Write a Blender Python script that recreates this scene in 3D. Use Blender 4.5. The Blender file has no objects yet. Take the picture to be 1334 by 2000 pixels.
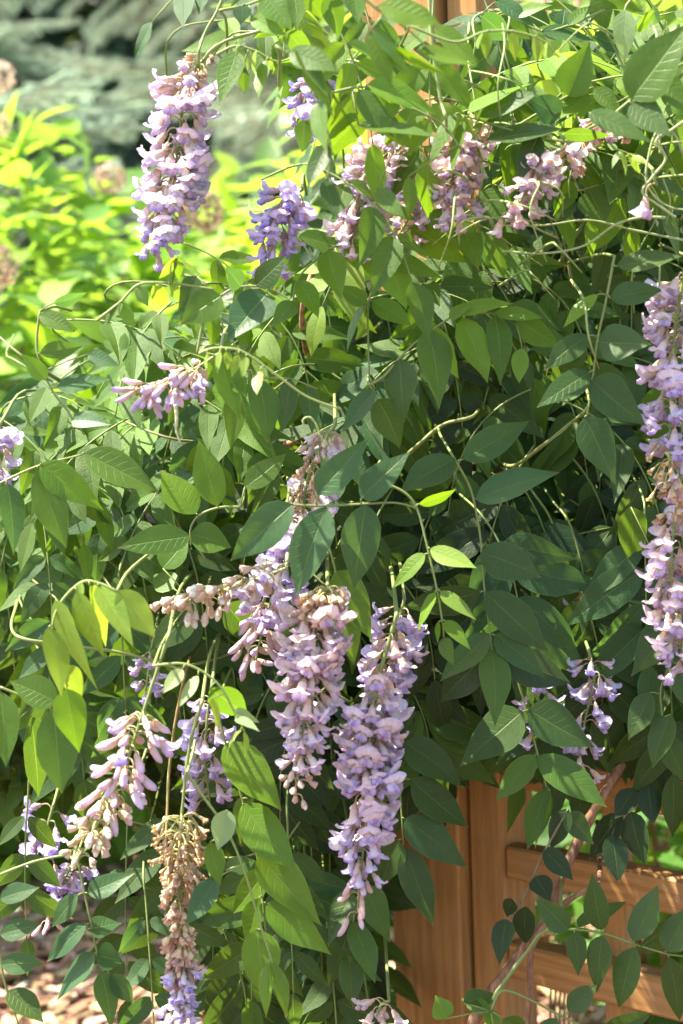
import bpy, math, random
import numpy as np
from mathutils import Vector, Matrix, noise

random.seed(7)
R = random.random
def U(a, b): return a + (b - a) * random.random()
S = bpy.context.scene
COL = S.collection

# ------------------------------------------------------------------ camera
CAM_Z = 1.12
PITCH, ROLL = math.radians(8), math.radians(-2.1)
F = 4000.0                      # pixels per unit of tangent at photograph size
cam = bpy.data.cameras.new('camera')
cam.sensor_fit = 'VERTICAL'; cam.sensor_height = 36; cam.sensor_width = 24
cam.lens = 72; cam.clip_start = .05; cam.clip_end = 500
cam.dof.use_dof = True; cam.dof.focus_distance = 1.74; cam.dof.aperture_fstop = 6.3
camo = bpy.data.objects.new('camera', cam); COL.objects.link(camo)
CM = Matrix.Translation((0, 0, CAM_Z)) @ Matrix.Rotation(math.radians(90) - PITCH, 4, 'X') @ Matrix.Rotation(ROLL, 4, 'Z')
camo.matrix_world = CM
S.camera = camo
CP = Vector((0, 0, CAM_Z))
def at(x, y, d): return CM @ Vector(((x - 667) / F * d, -(y - 1000) / F * d, -d))
def px(v):
    c = CM.inverted() @ v
    return 667 + F * c.x / -c.z, 1000 - F * c.y / -c.z, -c.z

# ------------------------------------------------------------------ light
SUN_DIR = Vector((-0.50, 0.10, 0.86)).normalized()    # from the scene to the sun
el = math.asin(SUN_DIR.z); az = math.atan2(SUN_DIR.x, SUN_DIR.y)
w = bpy.data.worlds.new('World'); S.world = w; w.use_nodes = True
nt = w.node_tree; nt.nodes.clear()
sky = nt.nodes.new('ShaderNodeTexSky'); sky.sky_type = 'NISHITA'; sky.sun_disc = False
sky.sun_elevation = el; sky.sun_rotation = az; sky.air_density = 1.0; sky.dust_density = 1.5; sky.ozone_density = 1.0
bg = nt.nodes.new('ShaderNodeBackground'); bg.inputs[1].default_value = .125
wo = nt.nodes.new('ShaderNodeOutputWorld')
nt.links.new(sky.outputs[0], bg.inputs[0]); nt.links.new(bg.outputs[0], wo.inputs[0])
sl = bpy.data.lights.new('sun', 'SUN'); sl.energy = 4.8; sl.angle = math.radians(.53); sl.color = (1, .955, .88)
so = bpy.data.objects.new('sun', sl); COL.objects.link(so)
so.rotation_euler = (-SUN_DIR).to_track_quat('-Z', 'Y').to_euler(); so.location = (0, 0, 6)
S.view_settings.view_transform = 'Standard'; S.view_settings.look = 'None'
S.view_settings.gamma = 1; S.view_settings.use_curve_mapping = False
S.view_settings.exposure = 2.25
S.view_settings.use_white_balance = True; S.view_settings.white_balance_temperature = 7150; S.view_settings.white_balance_tint = 9
S.cycles.max_bounces = 10; S.cycles.transmission_bounces = 6; S.cycles.diffuse_bounces = 6

# ------------------------------------------------------------------ helpers
def mesh(name, v, f, mat=None, uv=None, mi=None, smooth=True):
    m = bpy.data.meshes.new(name)
    m.from_pydata([tuple(a) for a in v], [], f)
    if uv is not None:
        l = m.uv_layers.new(name='UVMap')
        li = np.empty(len(m.loops), dtype=np.int32); m.loops.foreach_get('vertex_index', li)
        l.data.foreach_set('uv', np.array(uv, dtype=np.float32)[li].ravel())
    if smooth: m.polygons.foreach_set('use_smooth', [True] * len(m.polygons))
    for x in (mat if isinstance(mat, (list, tuple)) else [mat]):
        if x: m.materials.append(x)
    if mi is not None: m.polygons.foreach_set('material_index', mi)
    m.update()
    return m
def obj(name, me, parent=None, mw=None, color=None, kind=None):
    o = bpy.data.objects.new(name, me); COL.objects.link(o)
    if parent: o.parent = parent
    if mw is not None: o.matrix_basis = (parent_inv(parent) @ mw) if parent else mw
    elif parent: o.matrix_basis = parent_inv(parent)
    if color: o.color = (*color, 1)
    if kind: o['kind'] = kind
    return o
def parent_inv(p):
    m = p.matrix_basis.copy(); q = p.parent
    while q: m = q.matrix_basis @ m; q = q.parent
    return m.inverted()
def thing(name, label, cat, loc, group=None):
    o = bpy.data.objects.new(name, None); COL.objects.link(o)
    o.matrix_basis = Matrix.Translation(loc); o.empty_display_size = .05
    o['label'] = label; o['category'] = cat
    if group: o['group'] = group
    return o
def tag(o, label, cat, group=None):
    o['label'] = label; o['category'] = cat
    if group: o['group'] = group
    return o
def spline(pts, n):
    """Catmull-Rom through pts, n samples"""
    P = [Vector(p) for p in pts]
    if len(P) == 2: return [P[0].lerp(P[1], i / (n - 1)) for i in range(n)]
    P = [P[0] * 2 - P[1]] + P + [P[-1] * 2 - P[-2]]
    out = []; k = len(P) - 3
    for i in range(n):
        t = i / (n - 1) * k; a = min(int(t), k - 1); t -= a
        p0, p1, p2, p3 = P[a:a + 4]
        out.append(.5 * ((2 * p1) + (p2 - p0) * t + (2 * p0 - 5 * p1 + 4 * p2 - p3) * t * t + (3 * p1 - p0 - 3 * p2 + p3) * t ** 3))
    return out
def tube_data(pts, r0, r1, ns=6, bulge=None):
    v = []; f = []
    n = len(pts); up = Vector((.3, .2, 1)).normalized()
    prev = None
    for i, p in enumerate(pts):
        t = (pts[min(i + 1, n - 1)] - pts[max(i - 1, 0)]).normalized()
        if prev is None:
            a = t.cross(Vector((.31, .9, .2))); 
            if a.length < .05: a = t.cross(Vector((1, 0, 0)))
            a.normalize()
        else:
            a = (prev - t * prev.dot(t)).normalized()
        prev = a; b = t.cross(a)
        r = r0 + (r1 - r0) * i / (n - 1)
        if bulge: r *= bulge(i / (n - 1))
        for k in range(ns):
            an = 2 * math.pi * k / ns
            v.append(p + (a * math.cos(an) + b * math.sin(an)) * r)
    for i in range(n - 1):
        for k in range(ns):
            f.append((i * ns + k, i * ns + (k + 1) % ns, (i + 1) * ns + (k + 1) % ns, (i + 1) * ns + k))
    f.append(tuple(range(ns - 1, -1, -1))); f.append(tuple((n - 1) * ns + k for k in range(ns)))
    return v, f
def tube(name, pts, r0, r1, mat, ns=6, bulge=None):
    v, f = tube_data(pts, r0, r1, ns, bulge)
    return mesh(name, v, f, mat)
class Join:
    def __init__(s): s.v = []; s.f = []; s.mi = []; s.uv = []; s.c = []
    def add(s, v, f, m=0, uv=None, c=None):
        o = len(s.v); s.v += [tuple(a) for a in v]; s.f += [tuple(i + o for i in q) for q in f]
        s.mi += [m] * len(f)
        s.uv += uv if uv else [(.5, .5)] * len(v)
        s.c += [c or (1, 1, 1)] * len(v)
    def build(s, name, mats, col=False, smooth=True):
        m = mesh(name, s.v, s.f, mats, s.uv, s.mi, smooth)
        if col:
            a = m.color_attributes.new('tint', 'FLOAT_COLOR', 'POINT')
            d = np.ones((len(s.v), 4), dtype=np.float32); d[:, :3] = np.array(s.c)
            a.data.foreach_set('color', d.ravel())
        return m

# ------------------------------------------------------------------ materials
class NT:
    def __init__(s, name):
        s.m = bpy.data.materials.new(name); s.m.use_nodes = True; s.t = s.m.node_tree; s.t.nodes.clear()
        s.out = s.n('ShaderNodeOutputMaterial')
    def n(s, ty, **k):
        x = s.t.nodes.new(ty)
        for a, b in k.items(): setattr(x, a, b)
        return x
    def set(s, sock, v):
        if isinstance(v, bpy.types.NodeSocket): s.t.links.new(v, sock)
        else:
            if isinstance(v, tuple) and len(v) == 3 and sock.type == 'RGBA': v = (*v, 1)
            sock.default_value = v
    def math(s, op, a, b=0.0, c=None, clamp=False):
        x = s.n('ShaderNodeMath', operation=op, use_clamp=clamp); s.set(x.inputs[0], a); s.set(x.inputs[1], b)
        if c is not None: s.set(x.inputs[2], c)
        return x.outputs[0]
    def mix(s, f, a, b, mode='MIX'):
        x = s.n('ShaderNodeMix', data_type='RGBA', blend_type=mode); s.set(x.inputs[0], f); s.set(x.inputs[6], a); s.set(x.inputs[7], b)
        return x.outputs[2]
    def ramp(s, f, stops):
        x = s.n('ShaderNodeValToRGB'); e = x.color_ramp.elements
        while len(e) < len(stops): e.new(.5)
        for q, (p, c) in zip(e, stops): q.position = p; q.color = (*c, 1) if len(c) == 3 else c
        s.set(x.inputs[0], f); return x.outputs[0]
    def noise(s, scale, detail=3, vec=None, rough=.5, dist=0):
        x = s.n('ShaderNodeTexNoise'); x.inputs['Scale'].default_value = scale; x.inputs['Detail'].default_value = detail
        x.inputs['Roughness'].default_value = rough; x.inputs['Distortion'].default_value = dist
        if vec is not None: s.t.links.new(vec, x.inputs['Vector'])
        return x.outputs['Fac']
    def smooth(s, v, a, b, lo=0., hi=1.):
        x = s.n('ShaderNodeMapRange', interpolation_type='SMOOTHSTEP'); s.set(x.inputs[0], v)
        x.inputs[1].default_value = a; x.inputs[2].default_value = b; x.inputs[3].default_value = lo; x.inputs[4].default_value = hi
        return x.outputs[0]
    def bump(s, h, st, dist=.001):
        x = s.n('ShaderNodeBump'); x.inputs['Strength'].default_value = st; x.inputs['Distance'].default_value = dist
        s.set(x.inputs['Height'], h); return x.outputs[0]
    def finish(s, col, rough=.5, spec=.4, normal=None, trans=0., tcol=None, sheen=0):
        p = s.n('ShaderNodeBsdfPrincipled'); s.set(p.inputs['Base Color'], col); s.set(p.inputs['Roughness'], rough)
        s.set(p.inputs['Specular IOR Level'], spec)
        if normal: s.t.links.new(normal, p.inputs['Normal'])
        o = p.outputs[0]
        if trans:
            t = s.n('ShaderNodeBsdfTranslucent'); s.set(t.inputs[0], tcol if tcol is not None else col)
            x = s.n('ShaderNodeMixShader'); s.set(x.inputs[0], trans); s.t.links.new(o, x.inputs[1]); s.t.links.new(t.outputs[0], x.inputs[2]); o = x.outputs[0]
        s.t.links.new(o, s.out.inputs[0]); return s.m

def leaf_mat(name, src='object', trans=.42, rough=.44, nv=9.0, vein=.42):
    t = NT(name)
    oi = t.n('ShaderNodeObjectInfo')
    if src == 'object': base = oi.outputs['Color']; rnd = oi.outputs['Random']
    else:
        a = t.n('ShaderNodeAttribute', attribute_name='tint'); base = a.outputs['Color']; rnd = .5
    uv = t.n('ShaderNodeUVMap'); sp = t.n('ShaderNodeSeparateXYZ'); t.t.links.new(uv.outputs[0], sp.inputs[0])
    u = t.math('ABSOLUTE', t.math('MULTIPLY_ADD', sp.outputs[0], 2.0, -1.0)); v = sp.outputs[1]
    tc = t.n('ShaderNodeTexCoord')
    n1 = t.noise(45, 3, tc.outputs['Object']); n2 = t.noise(260, 3, tc.outputs['Object'])
    # midrib tapering to the tip
    mid = t.smooth(u, .015, .055, 1, 0)
    ph = t.math('FRACT', t.math('MULTIPLY_ADD', t.math('SUBTRACT', v, t.math('MULTIPLY', t.math('POWER', u, .8), .17)), nv, t.math('MULTIPLY', n1, .5)))
    lat = t.smooth(t.math('ABSOLUTE', t.math('SUBTRACT', ph, .5)), .015, .10, 1, 0)
    lat = t.math('MULTIPLY', lat, t.smooth(u, .55, .98, 1, 0))
    edge = t.smooth(u, .93, .99, 0, 1)
    ve = t.math('MAXIMUM', t.math('MULTIPLY', mid, .9), t.math('MAXIMUM', t.math('MULTIPLY', lat, .22), t.math('MULTIPLY', edge, .5)))
    br = t.math('ADD', .72, t.math('MULTIPLY', n1, .56))
    mul = t.n('ShaderNodeVectorMath', operation='SCALE'); t.set(mul.inputs[0], base); t.set(mul.inputs['Scale'], br)
    b = mul.outputs[0]
    pale = t.mix(.5, b, (.30, .40, .16))
    c = t.mix(t.math('MULTIPLY', ve, vein), b, pale)
    # old age: brown specks near the rim of a few
    sp2 = t.smooth(t.noise(150, 2, tc.outputs['Object']), .72, .76)
    c = t.mix(t.math('MULTIPLY', sp2, .5), c, (.16, .12, .04))
    tipn = t.math('ADD', v, t.math('MULTIPLY', t.math('SUBTRACT', n1, .5), .25))
    if src == 'object':
        age = t.smooth(rnd, .55, .62)
        c = t.mix(t.math('MULTIPLY', t.math('MULTIPLY', t.smooth(tipn, .93, .98), age), .75), c, (.20, .13, .05))
        old = t.smooth(t.noise(60, 4, tc.outputs['Object'], .7), .60, .68)
        c = t.mix(t.math('MULTIPLY', t.math('MULTIPLY', old, t.smooth(rnd, .3, .2)), .35), c, (.17, .20, .05))
    g = t.n('ShaderNodeNewGeometry')
    under = t.mix(.35, c, (.15, .22, .12))
    c = t.mix(g.outputs['Backfacing'], c, under)
    tr = t.mix(.5, t.mix(1.0, c, (2.0, 1.9, .55), 'MULTIPLY'), t.mix(1.0, c, (2.5, 2.2, .9), 'MULTIPLY'))
    h = t.math('ADD', t.math('MULTIPLY', t.math('MAXIMUM', mid, t.math('MULTIPLY', lat, .3)), -.8), t.math('ADD', t.math('MULTIPLY', n2, .35), t.math('MULTIPLY', n1, .8)))
    nrm = t.bump(h, .55, .0012)
    rg = t.math('ADD', rough, t.math('MULTIPLY', g.outputs['Backfacing'], .2))
    return t.finish(c, rg, .32, nrm, trans, tr)
M_LEAF = leaf_mat('leaf_green')
M_LEAFS = leaf_mat('leaf_green_mass', 'attr')
M_BUSH = leaf_mat('bush_leaf', 'object', trans=.5, rough=.5, nv=8)
M_BUSHS = leaf_mat('bush_leaf_mass', 'attr', trans=.5, rough=.5, nv=8)

def stem_mat():
    t = NT('green_stem'); oi = t.n('ShaderNodeObjectInfo'); tc = t.n('ShaderNodeTexCoord')
    n = t.noise(120, 3, tc.outputs['Object'])
    c = t.mix(t.math('MULTIPLY', n, .5), oi.outputs['Color'], (.20, .17, .06))
    return t.finish(c, .5, .4, t.bump(t.noise(900, 2, tc.outputs['Object']), .4, .0005), .15, c)
M_STEM = stem_mat()
def bark_mat():
    t = NT('woody_bark'); tc = t.n('ShaderNodeTexCoord')
    mp = t.n('ShaderNodeMapping'); mp.inputs['Scale'].default_value = (1, 1, .25); t.t.links.new(tc.outputs['Object'], mp.inputs[0])
    n = t.noise(160, 4, mp.outputs[0], .6)
    c = t.ramp(n, [(.3, (.10, .05, .03)), (.5, (.22, .11, .06)), (.68, (.34, .22, .13))])
    return t.finish(c, .7, .3, t.bump(n, .9, .002))
M_BARK = bark_mat()
def wood_mat():
    t = NT('cedar_stained'); tc = t.n('ShaderNodeTexCoord'); oi = t.n('ShaderNodeObjectInfo')
    add = t.n('ShaderNodeVectorMath', operation='ADD'); t.t.links.new(tc.outputs['Object'], add.inputs[0])
    cmb = t.n('ShaderNodeCombineXYZ'); t.t.links.new(oi.outputs['Random'], cmb.inputs[0]); t.t.links.new(oi.outputs['Random'], cmb.inputs[2])
    t.t.links.new(cmb.outputs[0], add.inputs[1])
    # the long axis of every board is local Z
    mp = t.n('ShaderNodeMapping'); mp.inputs['Scale'].default_value = (1, 1, .045); t.t.links.new(add.outputs[0], mp.inputs[0])
    wv = t.n('ShaderNodeTexWave', wave_type='BANDS', bands_direction='DIAGONAL'); wv.inputs['Scale'].default_value = 48
    wv.inputs['Distortion'].default_value = 4; wv.inputs['Detail'].default_value = 2.5; wv.inputs['Detail Scale'].default_value = 1.6
    t.t.links.new(mp.outputs[0], wv.inputs[0])
    n = t.noise(170, 4, mp.outputs[0], .6); nb = t.noise(5, 3, add.outputs[0])
    fib = t.noise(900, 2, mp.outputs[0], .6)
    f = t.math('ADD', t.math('MULTIPLY', wv.outputs['Fac'], .09), t.math('ADD', t.math('MULTIPLY', n, .48), t.math('ADD', t.math('MULTIPLY', fib, .24), t.math('MULTIPLY', nb, .25))))
    c = t.ramp(f, [(.24, (.12, .052, .018)), (.42, (.27, .130, .042)), (.60, (.38, .198, .070)), (.85, (.46, .27, .115))])
    # sun-grey and dirt
    d = t.smooth(t.noise(9, 5, add.outputs[0], .65), .52, .72)
    c = t.mix(t.math('MULTIPLY', d, .5), c, (.22, .15, .10))
    h = t.math('ADD', t.math('MULTIPLY', n, .6), t.math('MULTIPLY', fib, .5))
    return t.finish(c, .62, .3, t.bump(h, .6, .0015))
M_WOOD = wood_mat()
def petal_mat(name, stops, trans=.45, tip=None):
    t = NT(name); uv = t.n('ShaderNodeUVMap'); sp = t.n('ShaderNodeSeparateXYZ'); t.t.links.new(uv.outputs[0], sp.inputs[0])
    oi = t.n('ShaderNodeObjectInfo'); tc = t.n('ShaderNodeTexCoord')
    n = t.noise(260, 3, tc.outputs['Object'])
    f = t.math('ADD', sp.outputs[1], t.math('MULTIPLY', t.math('SUBTRACT', n, .5), .35))
    c = t.ramp(f, stops)
    c = t.mix(1.0, c, oi.outputs['Color'], 'MULTIPLY')
    # faint streaks along the petal
    st = t.math('SINE', t.math('MULTIPLY', sp.outputs[0], 46.0))
    c = t.mix(t.math('MULTIPLY_ADD', st, .05, .05), c, (.42, .30, .50))
    bl = t.smooth(t.noise(420, 2, tc.outputs['Object']), .64, .74)
    c = t.mix(t.math('MULTIPLY', bl, .35), c, (.42, .27, .16))
    return t.finish(c, .55, .3, t.bump(n, .5, .0008), trans, c)
M_BANNER = petal_mat('banner_petal', [(0, (.72, .60, .50)), (.38, (.81, .72, .68)), (.60, (.86, .83, .83)), (.82, (.76, .71, .86)), (1, (.47, .38, .77))])
M_KEEL = petal_mat('keel_petal', [(0, (.82, .74, .74)), (.5, (.70, .59, .78)), (1, (.44, .32, .70))])
M_CALYX = petal_mat('calyx', [(0, (.36, .38, .16)), (.45, (.58, .42, .32)), (1, (.66, .46, .42))], .25)
M_BUD = petal_mat('bud_petal', [(0, (.60, .54, .38)), (.3, (.68, .53, .56)), (.65, (.66, .51, .66)), (1, (.40, .29, .66))], .3)
M_SBUD = petal_mat('young_bud', [(0, (.46, .52, .28)), (.5, (.70, .72, .54)), (1, (.80, .74, .72))], .3)
M_DRY = petal_mat('dry_petal', [(0, (.46, .34, .18)), (.5, (.62, .44, .26)), (1, (.58, .42, .36))], .35)
def chip_mat():
    t = NT('bark_mulch'); a = t.n('ShaderNodeAttribute', attribute_name='tint'); tc = t.n('ShaderNodeTexCoord')
    n = t.noise(150, 4, tc.outputs['Object'], .6)
    c = t.mix(t.math('MULTIPLY', n, .6), a.outputs['Color'], (.13, .08, .05))
    return t.finish(c, .8, .2, t.bump(n, .8, .003))
M_CHIP = chip_mat()
def soil_mat():
    t = NT('soil'); tc = t.n('ShaderNodeTexCoord'); n = t.noise(14, 6, tc.outputs['Object'], .65); n2 = t.noise(130, 4, tc.outputs['Object'], .7)
    c = t.ramp(t.math('ADD', t.math('MULTIPLY', n, .5), t.math('MULTIPLY', n2, .5)), [(.3, (.06, .035, .022)), (.5, (.17, .10, .065)), (.7, (.34, .23, .15))])
    return t.finish(c, .9, .2, t.bump(n2, 1, .01))
M_SOIL = soil_mat()
def needle_mat():
    t = NT('spruce_needles'); uv = t.n('ShaderNodeUVMap'); sp = t.n('ShaderNodeSeparateXYZ'); t.t.links.new(uv.outputs[0], sp.inputs[0])
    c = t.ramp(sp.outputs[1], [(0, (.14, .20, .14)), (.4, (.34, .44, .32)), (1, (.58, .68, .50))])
    oi = t.n('ShaderNodeObjectInfo'); c = t.mix(1, c, oi.outputs['Color'], 'MULTIPLY')
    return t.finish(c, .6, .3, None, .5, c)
M_NEED = needle_mat()

# tones: leaf colours with sky reflection (T), backlight (B), shade (D, K) put in (young foliage is lighter and yellower)
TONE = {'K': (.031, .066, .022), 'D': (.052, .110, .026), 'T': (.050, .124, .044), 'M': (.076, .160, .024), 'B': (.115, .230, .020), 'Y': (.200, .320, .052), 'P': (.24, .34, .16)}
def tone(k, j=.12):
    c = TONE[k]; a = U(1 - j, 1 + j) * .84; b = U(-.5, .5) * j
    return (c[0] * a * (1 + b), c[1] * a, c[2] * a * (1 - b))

# ------------------------------------------------------------------ leaflet shape
PROF = [(0, .02), (.04, .30), (.12, .66), (.24, .92), (.38, 1.0), (.52, .95), (.66, .76), (.78, .50), (.88, .26), (.95, .10), (1, .012)]
PROF2 = [(0, .02), (.04, .40), (.12, .80), (.24, .99), (.36, 1.0), (.50, .90), (.64, .68), (.77, .43), (.88, .21), (.95, .08), (1, .012)]
CROSS = [-1, -.94, -.5, -.06, .06, .5, .94, 1]
def leaf_data(L, W, fold=.22, droop=.12, twist=0., wave=.02, side=0., seed=0, simple=False):
    pr = PROF if seed % 2 else PROF2
    if simple: pr = [pr[i] for i in (0, 2, 4, 6, 8, 10)]; cr = [-1, 0, 1]
    else: cr = CROSS
    v = []; uv = []; f = []
    s1, s2 = (seed * 1.7) % 6.28, (seed * 2.9) % 6.28
    for t, wd in pr:
        # smooth droop: the blade bends about its length
        a = droop * 1.6 * t
        y = L * (t - .10 * droop * t * t); z = -L * droop * t * t * .62
        sx = side * L * math.sin(t * math.pi) * .5
        tw = twist * t
        for u in cr:
            x = u * wd * W * .5 * (1 + .05 * math.sin(s1 + t * 7) * (1 if u > 0 else -1))
            zz = fold * abs(x) + wave * L * math.sin(t * 15 + s2 + (0 if u > 0 else 1.9)) * abs(u) * (wd * .8) * .5 - .35 * fold * x * x / (W * .5)
            cx = x * math.cos(tw) - zz * math.sin(tw); cz = x * math.sin(tw) + zz * math.cos(tw)
            v.append(Vector((cx + sx, y, z + cz))); uv.append(((u + 1) / 2, t))
    nc = len(cr)
    for i in range(len(pr) - 1):
        for k in range(nc - 1):
            f.append((i * nc + k, i * nc + k + 1, (i + 1) * nc + k + 1, (i + 1) * nc + k))
    return v, f, uv
def leaf_mesh(*a, mat=None, **k):
    v, f, uv = leaf_data(*a, **k); return mesh('leaflet', v, f, mat or M_LEAF, uv)
LEAFV = [leaf_mesh(1, .46, fold=U(.08, .5), droop=U(.03, .6), twist=U(-.9, .9), wave=U(.01, .08), side=U(-.1, .1), seed=i) for i in range(24)]
SIMP = [leaf_data(1, .46, fold=U(.1, .5), droop=U(.05, .5), twist=U(-.5, .5), wave=.02, seed=i, simple=True) for i in range(8)]
def frame(P, Y, N, sx=1, sy=1, sz=1):
    Y = Y.normalized(); Z = (N - Y * N.dot(Y))
    if Z.length < 1e-4: Z = Y.orthogonal()
    Z.normalize(); X = Y.cross(Z)
    return Matrix(((X.x * sx, Y.x * sy, Z.x * sz, P.x), (X.y * sx, Y.y * sy, Z.y * sz, P.y), (X.z * sx, Y.z * sy, Z.z * sz, P.z), (0, 0, 0, 1)))

# ------------------------------------------------------------------ the setting: ground
gv = []; gf = []
GN = 90
xs = [math.copysign(abs(t) ** 2.6, t) * 120 for t in np.linspace(-1, 1, GN)]
for j, yy in enumerate(xs):
    for i, xx in enumerate(xs):
        gv.append((xx, yy + 4, .03 * (noise.noise(Vector((xx * 1.3, yy * 1.3, 0)))) + (.015 * noise.noise(Vector((xx * 6, yy * 6, 2))) if abs(xx) < 6 else 0)))
for j in range(GN - 1):
    for i in range(GN - 1): gf.append((j * GN + i, j * GN + i + 1, (j + 1) * GN + i + 1, (j + 1) * GN + i))
g = obj('ground', mesh('ground', gv, gf, M_SOIL)); g['kind'] = 'structure'
J = Join()
def chip(J, x, y, z, s):
    l, wd, h = s * U(.7, 1.8), s * U(.25, .6), s * U(.08, .2)
    m = Matrix.Translation((x, y, z)) @ Matrix.Rotation(U(0, 6.28), 4, 'Z') @ Matrix.Rotation(U(-.5, .5), 4, 'X') @ Matrix.Rotation(U(-.4, .4), 4, 'Y')
    v = [m @ Vector((a * l / 2 * U(.75, 1.1), b * wd / 2 * U(.6, 1.1), c * h / 2)) for a in (-1, 1) for b in (-1, 1) for c in (-1, 1)]
    f = [(0, 1, 3, 2), (4, 6, 7, 5), (0, 4, 5, 1), (2, 3, 7, 6), (0, 2, 6, 4), (1, 5, 7, 3)]
    q = random.choice([(.46, .29, .19), (.36, .22, .14), (.55, .38, .27), (.24, .14, .09), (.62, .47, .36), (.30, .17, .11)])
    J.add(v, f, 0, None, tuple(a * U(.8, 1.15) for a in q))
for i in range(26000):
    y = 1.9 + 4.1 * R() ** 1.3; x = U(-.32, .40) * y + U(-.3, .3)
    chip(J, x, y, .012 + U(0, .025), U(.018, .05))
o = obj('bark_mulch', J.build('bark_mulch', M_CHIP, True, False), kind='stuff')
tag(o, 'reddish tan bark chip mulch spread over the bed below the vine', 'mulch')

# ------------------------------------------------------------------ trellis and post
DT = Vector((.766, -.643, 0)).normalized()        # along the trellis, towards the camera's right
DU = Vector((.643, .766, 0)).normalized()         # into the depth of the trellis
corner = at(899, 1800, 2.08); corner.z = 0        # near vertical edge of the post
def board(name, parent, origin, a0, a1, b0, b1, z0, z1, long='Z', ch=.0025):
    """a box between coordinates a (along DT), b (along DU) and z; local Z runs along the grain; edges eased"""
    la, lb, lz = a1 - a0, b1 - b0, z1 - z0
    c = origin + DT * (a0 + a1) / 2 + DU * (b0 + b1) / 2 + Vector((0, 0, (z0 + z1) / 2))
    if long == 'Z': X, Y, Z, sx, sy, sz = DT, DU, Vector((0, 0, 1)), la, lb, lz
    else: X, Y, Z, sx, sy, sz = DU, Vector((0, 0, 1)), DT, lb, lz, la
    hx, hy = sx / 2, sy / 2
    ring = [(hx - ch, -hy), (hx, -hy + ch), (hx, hy - ch), (hx - ch, hy), (-hx + ch, hy), (-hx, hy - ch), (-hx, -hy + ch), (-hx + ch, -hy)]
    n = 8; k = max(2, int(sz / .05)); v = []; f = []
    for i in range(k + 1):
        z = -sz / 2 + sz * i / k
        e = .0004 * math.sin(i * 1.3)
        s = 1 - (.002 / max(hx, hy) if i in (0, k) else 0)
        for x, y in ring: v.append((x * s + e, y * s - e, z))
    for i in range(k):
        for q in range(n): f.append((i * n + q, i * n + (q + 1) % n, (i + 1) * n + (q + 1) % n, (i + 1) * n + q))
    f.append(tuple(range(n - 1, -1, -1))); f.append(tuple(k * n + q for q in range(n)))
    m = mesh(name, v, f, M_WOOD, smooth=False)
    mw = Matrix(((X.x, Y.x, Z.x, c.x), (X.y, Y.y, Z.y, c.y), (X.z, Y.z, Z.z, c.z), (0, 0, 0, 1)))
    return obj(name, m, parent, mw)
arb = thing('wooden_trellis', 'orange-brown cedar trellis with square post and open lattice rails under the vine', 'trellis', corner)
board('post', arb, corner, -.089, 0, 0, .089, 0, 1.95)
board('stile', arb, corner, .004, .042, .014, .060, 0.02, 1.90)
board('stile', arb, corner, .004, .034, .064, .086, 0.02, 1.90)
# rails: heights read at the stile
def zt(px_, py_): return at(px_, py_, 2.06).z
for (py_, h) in ((1452, .036), (1640, .036), (1838, .040), (2040, .036), (2240, .036)):
    z1 = zt(1000, py_ + 8)
    board('rail', arb, corner, .0445, 1.15, .020, .046, z1 - h, z1, 'T')
for k, a in enumerate((.14, .245, .35, .455, .56, .665, .77, .875, .98)):
    board('slat', arb, corner, a, a + .024, .0475, .068, .03, zt(1000, 1440) + .03)
board('post', arb, corner, 1.152, 1.241, 0, .089, 0, 1.95)
# upper rails high on the trellis, mostly hidden in the vine
for z1 in (1.88,):
    board('rail', arb, corner, .0445, 1.15, .020, .058, z1 - .04, z1, 'T')

# ------------------------------------------------------------------ spruce behind left
def spruce_branch(seed):
    rs = random.Random(seed); J = Join()
    L = .95
    def twig(p0, d, ln, dr):
        n = int(ln / .012); p = Vector(p0); d = Vector(d).normalized(); pts = [p.copy()]
        for i in range(n):
            d = (d + Vector((0, 0, dr)) * .02 + Vector((rs.uniform(-1, 1), rs.uniform(-1, 1), rs.uniform(-1, 1))) * .02).normalized(); p = p + d * .012; pts.append(p.copy())
            for k in range(16):
                a = rs.uniform(0, 6.28); o_ = d.orthogonal().normalized(); q = Matrix.Rotation(a, 3, d) @ o_
                nd = (q * .9 + d * .75).normalized(); nl = rs.uniform(.012, .021)
                s = nd.cross(d).normalized() * .0017
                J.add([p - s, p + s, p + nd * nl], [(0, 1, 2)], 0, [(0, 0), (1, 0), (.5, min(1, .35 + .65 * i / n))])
        if len(pts) > 2:
            v, f = tube_data(pts[::3] + [pts[-1]], .0035, .0012, 4); J.add(v, f, 1)
    twig((0, 0, 0), (1, 0, -.05), L, .1)
    for i in range(13):
        t = .08 + .88 * i / 13
        for s in (-1, 1):
            ln = (1 - t) * .42 + .08; ln *= rs.uniform(.8, 1.15)
            p0 = Vector((L * t, 0, -.02)); twig(p0, (.75, s * .9, rs.uniform(-.25, .0)), ln, -.3)
            if ln > .2:
                for k in range(3):
                    q = .3 + .2 * k; pp = p0 + Vector((.62, s * .74, -.1)) * ln * q
                    twig(pp, (1, s * rs.choice((.1, 1.6)), -.25), ln * .45, -.3)
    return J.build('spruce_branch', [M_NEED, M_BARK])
SB = [spruce_branch(i) for i in range(3)]
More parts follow.
